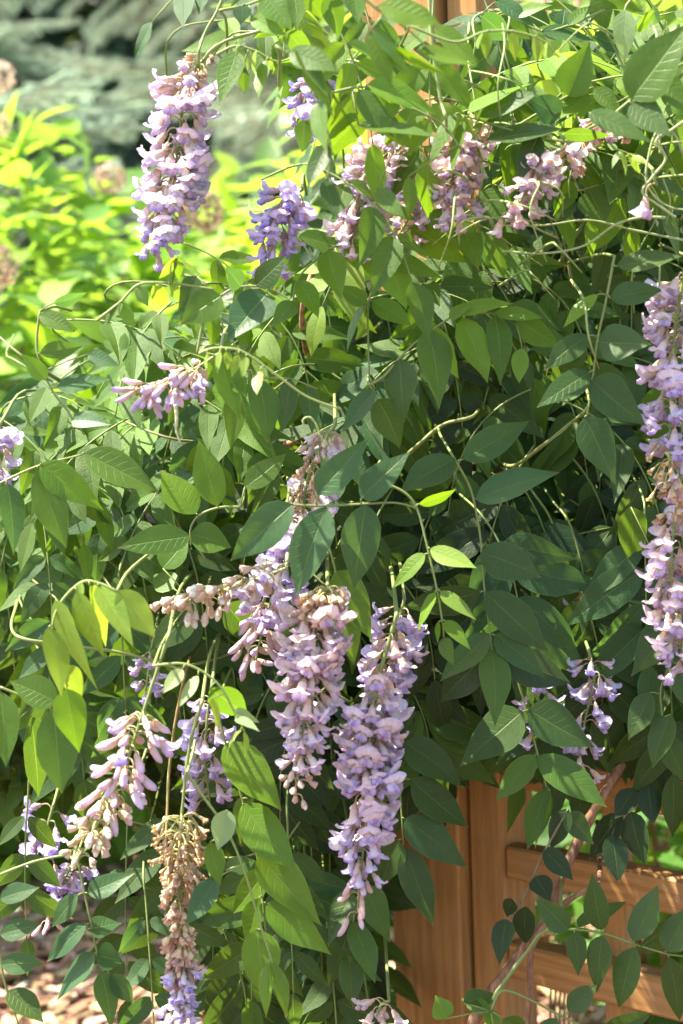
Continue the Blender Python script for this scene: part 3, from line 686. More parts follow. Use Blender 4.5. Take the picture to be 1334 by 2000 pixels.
H('the arching young tip left of centre', 'arching stalk tip with a row of tiny folded leaflets above the left bud cluster',
  [(390, 690), (410, 682), (440, 680), (480, 690), (550, 740), (600, 775), (667, 800)],
  [(443, 687, 445, 724, 17, 'Y'), (465, 692, 453, 736, 19, 'Y'), (480, 697, 475, 738, 19, 'Y'), (430, 687, 425, 731, 13, 'Y'), (507, 725, 502, 772, 21, 'Y'), (405, 690, 405, 722, 9, 'Y')], d=1.52, tn_stem=YS)
H('the leaves hanging behind the left bud cluster', 'spray of pointed green leaflets hanging right of the left bud cluster',
  [(400, 690), (440, 700), (505, 735), (567, 740), (620, 760)],
  [(430, 700, 470, 822, 52, 'B'), (455, 740, 480, 772, 34, 'B'), (505, 740, 522, 866, 60, 'M'), (567, 740, 550, 846, 42, 'D'), (600, 755, 610, 850, 40, 'D'), (470, 760, 450, 880, 44, 'M', .03)], d=1.66)
H('the young tip above the left foliage', 'stalk with drooping young leaflets just below the top left flower cluster',
  [(190, 625), (235, 590), (270, 556), (320, 552), (360, 556), (420, 565)],
  [(345, 500, 310, 545, 16, 'Y'), (270, 560, 290, 600, 26, 'M'), (300, 555, 325, 600, 32, 'Y'), (330, 555, 350, 590, 24, 'Y'), (240, 590, 200, 640, 20, 'M'), (235, 592, 262, 640, 26, 'B'), (345, 500, 350, 548, 18, 'B'), (335, 505, 395, 540, 8, 'Y')], d=1.58, tn_stem=YS)
H('the leaves beside the top left flower cluster', 'spray with hanging leaflets and pale folded young ones right of the top left flower cluster',
  [(425, 105), (460, 90), (500, 100), (540, 120), (580, 110)],
  [(463, 100, 428, 207, 50, 'M'), (455, 93, 450, 145, 14, 'P'), (467, 93, 472, 146, 22, 'Y'), (488, 97, 485, 140, 14, 'P'), (498, 100, 500, 150, 14, 'Y'), (475, 130, 478, 185, 28, 'M', .02), (520, 118, 505, 192, 26, 'B')], d=1.58, tn_stem=YS)
H('the leaves at the top edge left of the post', 'overlapping green leaflets hanging from the top edge left of the post',
  [(430, 20), (480, 10), (540, -10), (620, -20), (700, -20)],
  [(492, 35, 562, 72, 36, 'B'), (520, -5, 570, 60, 62, 'M'), (475, 10, 470, 50, 36, 'T'), (575, -10, 580, 60, 34, 'M'), (640, -10, 662, 78, 46, 'M'), (600, -15, 630, 40, 40, 'B'), (560, 60, 610, 130, 44, 'M', .03), (690, -20, 700, 50, 40, 'M')], d=1.56)
H('the blurred leaves left of the post', 'blurred arching leaflets beside the blue blooms left of the post',
  [(540, 90), (590, 130), (620, 200), (645, 280), (640, 350)],
  [(592, 132, 652, 232, 36, 'B'), (565, 100, 660, 140, 50, 'M'), (580, 95, 640, 190, 30, 'M'), (595, 235, 590, 300, 36, 'D'), (620, 200, 640, 300, 40, 'M'), (640, 280, 600, 370, 40, 'D'), (635, 350, 660, 430, 34, 'D')], d=1.45)
H('the leaf beside the left cluster of half open buds', 'dark green leaflet pointing down left behind the small white bud tip',
  [(400, 1160), (370, 1180), (330, 1230)],
  [(385, 1180, 292, 1275, 62, 'D'), (440, 1180, 495, 1250, 70, 'D', .03), (340, 1150, 300, 1120, 50, 'M', .03), (318, 1110, 370, 1050, 50, 'M', .02)], d=1.74)

# ------------------------------------------------------------------ flowers
def lathe(J, pts, r, ns, mi, v0, v1, wob=0, rs=None):
    """closed tapered tube with uv.y running v0..v1"""
    v, f = tube_data(pts, 1, 1, ns, None)
    n = len(pts); out = []
    for i in range(n):
        for k in range(ns):
            q = v[i * ns + k]; out.append(pts[i] + (q - pts[i]) * r[i] * (1 + (wob * math.sin(k * 2.1 + i * 1.7))))
    uv = [(k / ns, v0 + (v1 - v0) * i / (n - 1)) for i in range(n) for k in range(ns)]
    J.add(out, f, mi, uv)
MM = .001
D_AX = Vector((.52, 0, -.854))
PED_END = Vector((10, 0, -3)) * MM
def calyx_mesh(seed, ped=1.0, cs=1.0):
    rs = random.Random(seed); J = Join()
    e = PED_END * ped
    pts = spline([Vector((0, 0, 0)), Vector((3.5, rs.uniform(-.5, .5), 1.6)) * MM * ped, Vector((7.5, rs.uniform(-.5, .5), .8)) * MM * ped, e], 7)
    lathe(J, pts, [.6 * MM] * 7, 5, 0, 0, .3)
    c = [e + D_AX * (a * MM) for a in (-.6, 1, 3, 5, 5.6)]
    lathe(J, c, [.7 * MM, 1.7 * MM * cs, 2.3 * MM * cs, 2.5 * MM * cs, 2.9 * MM * cs], 7, 0, .4, 1)
    return J.build('calyx', [M_CALYX])
def bloom_mesh(seed, openness=1.0):
    rs = random.Random(seed + 50); J = Join()
    e = PED_END; A = D_AX; B = Vector((.854, 0, .52)); C = Vector((0, 1, 0))    # B: outer/upper side of the flower
    # tube of folded petals
    ln = 10 + 2 * rs.random()
    pts = [e + A * (a * MM) for a in (3.5, 5.5, 8, ln)]
    lathe(J, pts, [2.2 * MM, 2.9 * MM, 3.1 * MM, 1.6 * MM], 7, 0, .0, .4, .06)
    # banner: a flared two-lobed skirt over the outer side
    na, ns = 15, 8; v = []; uv = []; f = []
    half = math.radians(100 + 15 * rs.random())
    ph = rs.uniform(0, 6); fl = (4.0 + 4.3 * openness) * rs.uniform(.85, 1.15)
    for i in range(ns):
        s = i / (ns - 1)
        for k in range(na):
            a = -half + 2 * half * k / (na - 1)
            lobe = 1 - .16 * math.exp(-(a / .22) ** 2) * s - .52 * (abs(a) / half) ** 2.5 * s
            r = (2.9 + (fl) * s ** 3.4 * (lobe) + .55 * math.sin(a * 3 + ph) * s * s) * MM
            z = (4.5 + 13.5 * s * (1 - .18 * s * openness) * lobe + .5 * math.sin(a * 4 + ph) * s - (.6 + openness) * 13 * max(0, s - .72) ** 1.3) * MM
            v.append(e + A * z + (B * math.cos(a) + C * math.sin(a)) * r); uv.append((k / (na - 1), .12 + .88 * s * (.82 + .18 * (abs(a) / half))))
    for i in range(ns - 1):
        for k in range(na - 1): f.append((i * na + k, i * na + k + 1, (i + 1) * na + k + 1, (i + 1) * na + k))
    J.add(v, f, 0, uv)
    # two wings below the banner and the keel between them
    for s in (-1, 1):
        pts = [e + A * (a * MM) - B * (b * MM) + C * (s * c * MM) for a, b, c in ((8, .5, 1.2), (11, 1.6, 2.4), (13, 2.2, 2.9), (14.6 + rs.random(), 1.7, 2.6))]
        lathe(J, pts, [1.2 * MM, 2.2 * MM, 2.3 * MM, 1.3 * MM], 7, 1, .1, .7)
    pts = [e + A * (a * MM) - B * (b * MM) for a, b in ((7, .5), (10, 2.0), (13, 2.6), (15.2, 1.6))]
    lathe(J, pts, [1.3 * MM, 2.1 * MM, 2.0 * MM, 1.0 * MM], 7, 1, .2, .95)
    return J.build('flower', [M_BANNER, M_KEEL])
def bud_mesh(seed, ln=15, r=2.8, m=None, bend=.25):
    rs = random.Random(seed + 9); J = Join(); e = PED_END
    B = Vector((.854, 0, .52))
    pts = [e + D_AX * (a * ln * MM) + B * (bend * ln * a * a * MM) + D_AX * (3 * MM if ln > 10 else 0) for a in (0, .15, .35, .6, .82, .96, 1.0)]
    lathe(J, pts, [x * r * MM for x in (.6, .85, 1, 1.08, .85, .42, .12)], 7, 0, 0, 1, .07)
    return J.build('bud', [m or M_BUD])
def dry_mesh(seed, big=True):
    rs = random.Random(seed + 31); J = Join(); e = PED_END * (.8 if big else 1.75) + (Vector() if big else D_AX * .004)
    for q in range(3 if big else 1):
        na, ns = 6, 5; v = []; uv = []; f = []
        A = (D_AX + Vector((rs.uniform(-.5, .5), rs.uniform(-.5, .5), -.3)) * (.8)).normalized(); B = A.orthogonal().normalized(); C = A.cross(B)
        ln = rs.uniform(7, 13) if big else 3.5; a0 = rs.uniform(0, 6)
        for i in range(ns):
            s = i / (ns - 1)
            for k in range(na):
                a = a0 + 3.6 * k / (na - 1); r = (1.2 + 3.0 * s * (1 - .4 * s) * rs.uniform(.4, 1.3)) * MM
                v.append(e + A * (s * ln * MM) + (B * math.cos(a) + C * math.sin(a)) * r + Vector((rs.uniform(-1, 1), rs.uniform(-1, 1), rs.uniform(-1, 1))) * .8 * MM * s)
                uv.append((k / na, s))
        for i in range(ns - 1):
            for k in range(na - 1): f.append((i * na + k, i * na + k + 1, (i + 1) * na + k + 1, (i + 1) * na + k))
        J.add(v, f, 0, uv)
    return J.build('withered_flower', [M_DRY])
random.seed(21)
CAL = [calyx_mesh(i) for i in range(4)]
CALH = [calyx_mesh(i + 7, 1.7, .62) for i in range(4)]
FL = {'open': [bloom_mesh(i, U(.7, 1.1)) for i in range(6)], 'half': [bloom_mesh(i + 20, U(.15, .4)) for i in range(4)],
      'bud': [bud_mesh(i, U(12, 16), U(2.5, 3.1)) for i in range(4)], 'small': [bud_mesh(i + 40, U(6, 9), U(1.6, 2.2), M_SBUD, .1) for i in range(3)],
      'dry': [dry_mesh(i) for i in range(5)], 'husk': [dry_mesh(i + 60, False) for i in range(3)]}
NM = {'open': 'flower', 'half': 'flower', 'bud': 'bud', 'small': 'bud', 'dry': 'withered_flower', 'husk': 'husk'}
LAV = (.90, .88, 1.04); PINK = (1.0, .95, .95); PALE = (1.05, 1.04, 1.04); BLUE = (.82, .78, 1.04); TAN = (1.0, .9, .8); OLD = (1.0, .90, .80)
def raceme(label, axis, zones, d=1.75, scale=1.0, seed=0, stem=(.20, .28, .09), r0=.0016, group='wisteria flower clusters', lead=0):
    """axis in pixels from the top down; zones: (s0, s1, kind, count, tint, out) along the axis"""
    random.seed(seed + 1000)
    pts = [at(p[0], p[1], p[2] if len(p) > 2 else d) for p in axis]
    n = 10 * len(pts); ax = spline(pts, n)
    t = thing('flower_cluster', label, 'flower cluster', ax[0], group)
    J_ = random.random() * 6
    back = spline([pts[0] + Vector((0, .30, .0)), pts[0] + Vector((0, .11, .014)), pts[0]], 8)[:-1] if 0 < axis[0][0] < 1334 and axis[0][1] > 200 else []
    obj('stem', tube('stem', back + ax, r0, .0008, M_STEM, 7, lambda s: 1 + .12 * math.sin(s * 90)), t, None, stem)
    if lead: 
        pass
    k0 = 0
    for (s0, s1, kind0, cnt, tint, out) in zones:
        for k in range(cnt):
            kind = kind0
            if kind0 == 'open' and R() < .30: kind = 'half'
            s = s0 + (s1 - s0) * (k + U(.1, .9)) / cnt
            i = min(int(s * (n - 1)), n - 2); fr = s * (n - 1) - i
            p = ax[i].lerp(ax[i + 1], fr); tg = (ax[i + 1] - ax[i]).normalized()
            k0 += 1; a = k0 * 2.39996 + U(-.4, .4) + J_
            dn = (tg * .45 + Vector((0, 0, -1)) * .75).normalized()      # flowers sag towards the ground and the tip
            o_ = tg.orthogonal().normalized(); q = Matrix.Rotation(a, 3, tg) @ o_
            q = (q - dn * q.dot(dn)); q.normalize()
            # local X = q (outwards), local Z = -dn
            Z = -dn; Y = Z.cross(q)
            sc = scale * out * U(.86, 1.12)
            tl = Matrix.Rotation(U(-.75, .45), 3, Y) @ Matrix.Rotation(U(-.7, .7), 3, Z) @ Matrix.Rotation(U(-.35, .35), 3, q)
            X2, Y2, Z2 = tl @ q * sc, tl @ Y * sc, tl @ Z * sc
            m = Matrix(((X2.x, Y2.x, Z2.x, p.x), (X2.y, Y2.y, Z2.y, p.y), (X2.z, Y2.z, Z2.z, p.z), (0, 0, 0, 1)))
            b = U(.85, 1.08); h = U(-.05, .05)
            col = (tint[0] * b * (1 + h), tint[1] * b, tint[2] * b * (1 - h))
            fo = obj(NM[kind], random.choice(FL[kind]), t, m, col)
            if kind != 'none':
                co = bpy.data.objects.new('calyx', (CALH if kind == 'husk' else CAL)[k % 4]); COL.objects.link(co); co.parent = fo; co.color = (1.05, 1.1, .75, 1) if kind in ('dry', 'husk') else (tint[0], tint[1], .9, 1)
                if kind == 'small': co.scale = (1, 1, 1)
    return t
CL = []
def RC(short, label, axis, zones, **k):
    CL.append((short, axis[len(axis) // 2][0], axis[len(axis) // 2][1])); k.setdefault('seed', len(CL)); return raceme(label, axis, zones, **k)

RC('the top left flower cluster', 'tall lavender flower cluster standing clear against the blurred bush at the top left',
   [(432, 85), (385, 130), (362, 175), (352, 250), (342, 330), (325, 410), (300, 500)],
   [(.10, .24, 'dry', 10, OLD, .8), (.16, .36, 'half', 12, PINK, .95), (.27, .62, 'open', 34, (1.06, 1.02, 1.0), 1.15), (.58, .86, 'open', 36, PALE, 1.2), (.84, .99, 'half', 14, LAV, .85)], d=1.66)
RC('the blue flower cluster left of the post', 'small blue-violet flower cluster hanging below the foliage left of the post',
   [(590, 370), (560, 395), (540, 440), (525, 530)], [(.15, .75, 'open', 30, BLUE, 1.0), (.7, 1, 'half', 12, BLUE, .8)], d=1.66)
RC('the blue blooms behind the top foliage', 'few deep blue blooms peeping out behind the top foliage left of the post',
   [(630, 150), (600, 180), (590, 240)], [(.1, 1, 'open', 16, BLUE, .85)], d=1.72)
RC('the faded blooms left of the post', 'faded pinkish flower cluster tangled over the post below the flat bright leaves',
   [(780, 290), (735, 320), (705, 390), (690, 480)], [(.0, .4, 'open', 24, OLD, .95), (.35, .85, 'open', 38, PINK, 1.0), (.8, 1, 'half', 12, PINK, .8)], d=1.66)
RC('the faded blooms right on the post', 'faded cream and pink blooms hanging on the right side of the post in sun',
   [(930, 240), (905, 285), (885, 350), (895, 420)], [(.0, .35, 'dry', 14, TAN, 1.0), (.1, .75, 'open', 36, OLD, 1.0), (.6, 1, 'half', 18, PINK, .9)], d=1.64)
RC('the pale blooms right of the post', 'sparse cream blooms glowing among leaves right of the post',
   [(1100, 290), (1060, 320), (1030, 370), (1000, 420)], [(.0, .6, 'open', 20, OLD, .9), (.4, 1, 'half', 16, OLD, .9)], d=1.6)
RC('the withered blooms at the top right', 'withered peach blooms on a leaning stalk in the top right foliage',
   [(1240, 250), (1190, 240), (1140, 265), (1110, 330)], [(.0, 1, 'dry', 16, OLD, .8), (.2, .9, 'half', 12, OLD, .8)], d=1.64)
RC('the faded blooms low beside the post', 'shaded pink and violet blooms hanging just left of the dark gap beside the post',
   [(800, 330), (815, 380), (790, 440), (750, 500)], [(.0, 1, 'open', 30, PINK, .85)], d=1.7)
RC('the right edge flower cluster', 'long violet flower cluster hanging at the right edge at mid height',
   [(1345, 500), (1330, 570), (1318, 660), (1312, 760), (1308, 880), (1315, 960)],
   [(.1, .35, 'open', 20, PALE, 1.1), (.3, .62, 'open', 32, PALE, 1.12), (.58, .82, 'open', 20, LAV, 1.0), (.80, 1, 'husk', 20, (1.1, 1.1, .6), .9), (.8, 1, 'half', 8, OLD, .8)], d=1.62)
RC('the lower right edge flower cluster', 'faded pink flower cluster directly below the violet one at the right edge',
   [(1330, 930), (1320, 1000), (1312, 1090), (1318, 1200), (1340, 1310)],
   [(.02, .3, 'dry', 9, TAN, 1.0), (.27, .8, 'open', 32, (1.06, .97, .92), 1.05), (.55, .9, 'open', 20, PALE, 1.0), (.85, 1, 'half', 8, LAV, .9)], d=1.64)
RC('the left bud cluster', 'short cluster of closed mauve buds pointing left over the left foliage',
   [(430, 690), (390, 715), (340, 745), (290, 765), (265, 770)], [(.2, .8, 'bud', 24, PALE, .95), (.6, 1, 'bud', 10, LAV, .9), (.2, .5, 'half', 5, LAV, .9)], d=1.62)
RC('the white bud tip', 'pale cluster tip of whitish buds pointing left from the central flower cluster',
   [(560, 1110), (500, 1132), (430, 1155), (385, 1170), (345, 1180)], [(.0, .35, 'half', 12, PALE, .95), (.15, 1, 'small', 44, PALE, 1.35)], d=1.62, stem=(.36, .42, .2))
RC('the upper central flower cluster', 'dense lavender flower cluster under the blue-green spray at the centre',
   [(655, 830), (625, 875), (600, 940), (590, 1000), (560, 1090), (520, 1200), (500, 1290)],
   [(.05, .22, 'small', 8, OLD, 1.0), (.02, .16, 'half', 7, PINK, .9), (.22, .40, 'dry', 14, TAN, .9), (.38, .62, 'open', 38, PALE, 1.12), (.55, .82, 'open', 30, LAV, 1.05), (.78, 1, 'bud', 14, PINK, 1.0)], d=1.68)
RC('the middle hanging flower cluster', 'cream and mauve flower cluster at the centre with a brown tuft on top',
   [(640, 1150), (620, 1190), (606, 1260), (600, 1350), (590, 1440), (575, 1555)],
   [(.0, .2, 'dry', 40, TAN, 1.1), (.1, .5, 'open', 26, OLD, 1.1), (.3, .62, 'open', 32, (1.07, 1.0, .95), 1.15), (.6, .85, 'open', 18, PALE, .95), (.68, .9, 'half', 14, PINK, .85), (.88, 1, 'small', 12, OLD, 1.0)], d=1.62)
RC('the pinkest flower cluster', 'pinkest and densest flower cluster hanging left of the wooden post',
   [(775, 1200), (755, 1270), (732, 1350), (724, 1440), (716, 1550), (710, 1650), (698, 1785)],
   [(.05, .28, 'half', 7, OLD, .95), (.24, .40, 'half', 9, PINK, 1.05), (.37, .62, 'open', 44, (1.03, .98, .97), 1.16), (.50, .80, 'open', 38, (1.05, 1.0, 1.0), 1.16), (.74, .9, 'half', 16, LAV, .95), (.86, 1, 'bud', 12, OLD, .85)], d=1.64, r0=.0019)
RC('the violet blooms behind the pinkest cluster', 'shaded violet blooms behind the stalk of the pinkest flower cluster',
   [(790, 1170), (775, 1230), (765, 1290), (750, 1350)], [(.1, 1, 'open', 26, LAV, 1.0), (.5, 1, 'half', 8, PINK, 1.0)], d=1.72)
RC('the leaning bud cluster', 'leaning cluster of mauve tubular buds tapering to a pale tip at the lower left',
   [(330, 1240), (300, 1330), (270, 1420), (240, 1510), (200, 1590), (150, 1685)],
   [(.34, .75, 'bud', 40, PALE, 1.1), (.36, .5, 'half', 3, LAV, 1.3), (.7, .9, 'small', 24, PALE, 1.35), (.86, 1, 'small', 16, (1, 1.1, .8), 1.0)], d=1.58)
RC('the dried flower cluster', 'dried brown flower cluster with shrivelled petals hanging straight down at the bottom',
   [(395, 1370), (372, 1450), (358, 1560), (352, 1640), (350, 1740), (352, 1860), (350, 1985)],
   [(.40, .62, 'husk', 60, (1, .9, .6), .95), (.52, .82, 'dry', 70, TAN, .88), (.78, .90, 'dry', 34, (.95, .8, .9), .85), (.86, 1.0, 'half', 30, LAV, .72)], d=1.62, r0=.0015)
RC('the shaded blooms behind the dried cluster', 'shaded mauve blooms hanging behind the stalk of the dried flower cluster',
   [(415, 1330), (405, 1400), (400, 1480), (410, 1570)], [(.1, 1, 'open', 34, LAV, .95)], d=1.72)
RC('the upper shaded blooms at the right', 'shaded violet and brown blooms deep among dark leaves at the right',
   [(1175, 1120), (1150, 1170), (1120, 1220), (1115, 1260)], [(.0, .5, 'dry', 14, TAN, 1.0), (.2, 1, 'open', 14, LAV, .85)], d=1.8)
RC('the lower shaded blooms at the right', 'loose violet flower cluster in the dark foliage above the lattice',
   [(1150, 1270), (1160, 1330), (1140, 1420), (1130, 1530)], [(.1, .8, 'open', 26, LAV, .88), (.7, 1, 'half', 8, OLD, .8)], d=1.76)
RC('the small blooms above the lattice', 'few violet blooms tucked behind the six-leaflet spray above the lattice',
   [(1040, 1310), (1052, 1370), (1060, 1440)], [(.1, 1, 'open', 14, LAV, .9)], d=1.76)
RC('the bluish blooms at the left edge', 'bluish blooms cut off by the left edge below the bright bush',
   [(5, 820), (-15, 860), (-20, 920)], [(.1, 1, 'open', 20, LAV, 1.0)], d=1.72)
RC('the violet blooms at the lower left', 'lone violet blooms at the left against the mulch beside the leaning bud cluster',
   [(105, 1570), (92, 1620), (88, 1680)], [(.1, 1, 'open', 10, BLUE, 1.0)], d=1.85)
RC('the violet blooms low on the left', 'deep violet blooms half hidden by blue-green leaves at the bottom left',
   [(140, 1690), (115, 1740), (95, 1810)], [(.0, .6, 'open', 16, BLUE, .95), (.7, 1, 'bud', 6, OLD, .8)], d=1.85)
RC('the tiny blooms at the bottom edge', 'two or three pale blooms at the bottom edge left of the post',
   [(760, 1955), (745, 1962), (735, 1985)], [(.2, 1, 'half', 7, OLD, .95)], d=1.72)
RC('the mauve buds left of the central cluster', 'shaded pink buds in the foliage left of the central flower cluster',
   [(520, 1160), (500, 1220), (480, 1300)], [(.1, 1, 'bud', 20, PINK, 1.0)], d=1.74)
RC('the blooms hidden at the left centre', 'mauve blooms mostly hidden by leaves left of the thorny stalk',
   [(290, 960), (270, 1000), (262, 1030)], [(.1, 1, 'open', 10, LAV, .8)], d=1.84)
RC('the blooms behind the pale young spray', 'dim lilac blooms in the shade right of the pale young spray',
   [(300, 1250), (290, 1310), (285, 1350)], [(.1, 1, 'open', 9, LAV, .8)], d=1.78)
RC('the stray flower at the right edge', 'single fading flower held among twining shoots near the right edge',
   [(1275, 330), (1278, 350), (1284, 362)], [(.6, 1, 'open', 1, PINK, 1.3)], d=1.56)

# ------------------------------------------------------------------ vine stems
def vine(label, pts, r0, r1, mat, d=1.8, col=(.19, .25, .08), cat='vine stem', name='vine_stem', smooth=8):
    P = [at(p[0], p[1], p[2] if len(p) > 2 else d) for p in pts]
    ins = lambda p: -5 < p[0] < 1339 and -5 < p[1] < 2005
    if r0 > .00135 and cat != 'shoot' and 'catkin' not in label and 'mulch' not in label:
        if ins(pts[-1]): P.append(P[-1] + (P[-1] - P[-2]).normalized() * .02 + Vector((0, .14, 0)))
        if ins(pts[0]): P.insert(0, P[0] + (P[0] - P[1]).normalized() * .02 + Vector((0, .14, 0)))
    if mat is M_STEM: r0 *= .78; r1 *= .78
    me = tube(name, [q - P[0] for q in spline(P, smooth * len(P))], r0, r1, mat, 8, lambda s: 1 + .10 * math.sin(s * 37) + .06 * math.sin(s * 91))
    o = obj(name, me, None, Matrix.Translation(P[0]), col); tag(o, label, cat); return o
vine('brown woody vine stem running diagonally in front of the lattice rails', [(1235, 1440, 1.84), (1185, 1540), (1140, 1620), (1090, 1730), (1070, 1790), (1010, 1870), (940, 1965), (900, 2060)], .0042, .005, M_BARK, 1.80)
vine('greyish thin woody stem rising from the bottom between the lattice rails', [(1020, 2060), (1035, 1940), (1040, 1850), (1085, 1780), (1140, 1740), (1170, 1720)], .003, .002, M_BARK, 1.78)
vine('thick green shoot curving up from the bottom beside the post corner', [(945, 2060), (958, 1965), (998, 1900), (1035, 1852), (1060, 1822), (1090, 1812)], .0026, .0017, M_STEM, 1.68)
vine('brown woody stem crossing behind the thorny flower stalk', [(500, 905, 1.86), (540, 880), (600, 850), (680, 810, 1.9), (760, 778), (830, 775), (940, 770, 1.92)], .0035, .004, M_BARK, 1.86)
vine('red-brown bent stem left of the faded blooms', [(700, 465, 1.82), (640, 505), (610, 535), (590, 610), (600, 700, 1.9)], .0026, .0024, M_BARK, 1.82)
vine('green branch rising diagonally to the spray beside the right cluster', [(1000, 910, 1.78), (1060, 870), (1110, 830), (1150, 790, 1.7)], .0021, .0016, M_STEM, 1.72)
vine('olive branch reaching up towards the long drooping spray', [(760, 920, 1.86), (810, 875), (865, 830), (925, 812, 1.8)], .0024, .002, M_STEM, 1.80)
vine('long green branch across the lower left foliage', [(30, 1240), (150, 1262), (240, 1275), (330, 1300), (360, 1302), (460, 1270, 1.84)], .0020, .0016, M_STEM, 1.76)
vine('thin pale branch entering low at the left edge', [(-40, 1725), (20, 1700), (70, 1682), (130, 1670), (155, 1672)], .0016, .0013, M_STEM, 1.66, YS)
vine('slim tan stem hanging behind the bud clusters at the lower left', [(365, 1305), (350, 1370), (335, 1460), (328, 1560), (325, 1700)], .0018, .0014, M_STEM, 1.80, (.32, .22, .09))
vine('green shoot above the top left flower cluster arching from the top edge', [(440, -20), (425, 20), (398, 70), (388, 115)], .0018, .0014, M_STEM, 1.64, YS)
vine('green stalk that carries the top left flower cluster', [(620, 100, 1.7), (540, 60), (480, 68), (432, 85), (400, 115)], .002, .002, M_STEM, 1.66, YS)
vine('stout pale shoot standing before the top of the post', [(838, -20), (842, 60), (850, 130), (862, 200), (872, 240)], .0019, .0016, M_STEM, 1.58, YS)
vine('pair of light green shoots curving down right of the faded blooms', [(880, 225), (905, 290), (925, 340), (922, 400), (935, 440)], .0021, .0016, M_STEM, 1.66, YS)
vine('curled pale tendril above the thorny flower stalk', [(640, 870), (625, 850), (618, 830), (605, 815), (592, 820), (594, 832)], .0013, .001, M_STEM, 1.6, (.3, .38, .16))
vine('whitish catkin-like dried stalk below the left bud cluster', [(343, 790), (345, 815), (344, 840), (352, 865)], .0022, .001, M_STEM, 1.6, (.5, .52, .32))
# twining shoots, top right
def helix(x0, y0, x1, y1, d, turns, rr, n=60, ph=0):
    a, b = at(x0, y0, d), at(x1, y1, d); ax = (b - a).normalized(); o_ = ax.orthogonal().normalized(); c_ = ax.cross(o_); out = []
    for i in range(n):
        t = i / (n - 1); q = a.lerp(b, t); an = ph + turns * 6.283 * t; out.append(q + (o_ * math.cos(an) + c_ * math.sin(an)) * rr * (.7 + .3 * math.sin(t * 5)))
    return out
for k, (lab, pts, r) in enumerate((
    ('pale twining shoot curling in loops at the right edge below the corner leaf', [(1340, 235), (1310, 255), (1282, 275), (1300, 310), (1275, 345), (1255, 375), (1285, 400), (1320, 425)], .0017),
    ('second pale twining shoot wrapped round the first near the right edge', [(1335, 300), (1315, 260), (1285, 255), (1268, 300), (1262, 350), (1280, 385), (1310, 405), (1340, 410)], .0014),
    ('upright pale shoot tip with tiny unfolding leaves near the right edge', [(1290, 300), (1285, 260), (1262, 210), (1250, 175), (1245, 150), (1258, 138)], .0014),
    ('long pale shoot sweeping left from the twining shoots', [(1300, 425), (1250, 425), (1200, 440), (1140, 480), (1060, 495), (980, 490)], .0015),
    ('thin shoot crossing the shade below the rounded dark leaflets', [(1340, 470), (1240, 450), (1150, 430), (1060, 440), (960, 440)], .0013))):
    vine(lab, pts, r, r * .7, M_STEM, 1.55 + .02 * k, (.30, .40, .18), 'shoot', 'twining_shoot', 10)
H('the tiny leaves on the upright shoot tip', 'cluster of tiny narrow unfolding leaves on the upright shoot near the right edge',
  [(1250, 180), (1245, 165), (1243, 150)], [(1245, 175, 1262, 130, 10, 'P'), (1243, 165, 1238, 140, 8, 'P'), (1248, 180, 1265, 165, 9, 'P'), (1243, 150, 1250, 130, 7, 'P')], d=1.53, r0=.0008)
H('the tiny leaves left of the twining shoots', 'fan of small pale unfolding leaflets left of the twining shoots',
  [(1255, 320), (1225, 300), (1205, 292)], [(1210, 295, 1195, 330, 12, 'P'), (1225, 300, 1250, 340, 14, 'Y'), (1215, 296, 1222, 345, 12, 'Y'), (1205, 292, 1185, 280, 12, 'B'), (1235, 305, 1262, 320, 12, 'Y')], d=1.55, r0=.0009)

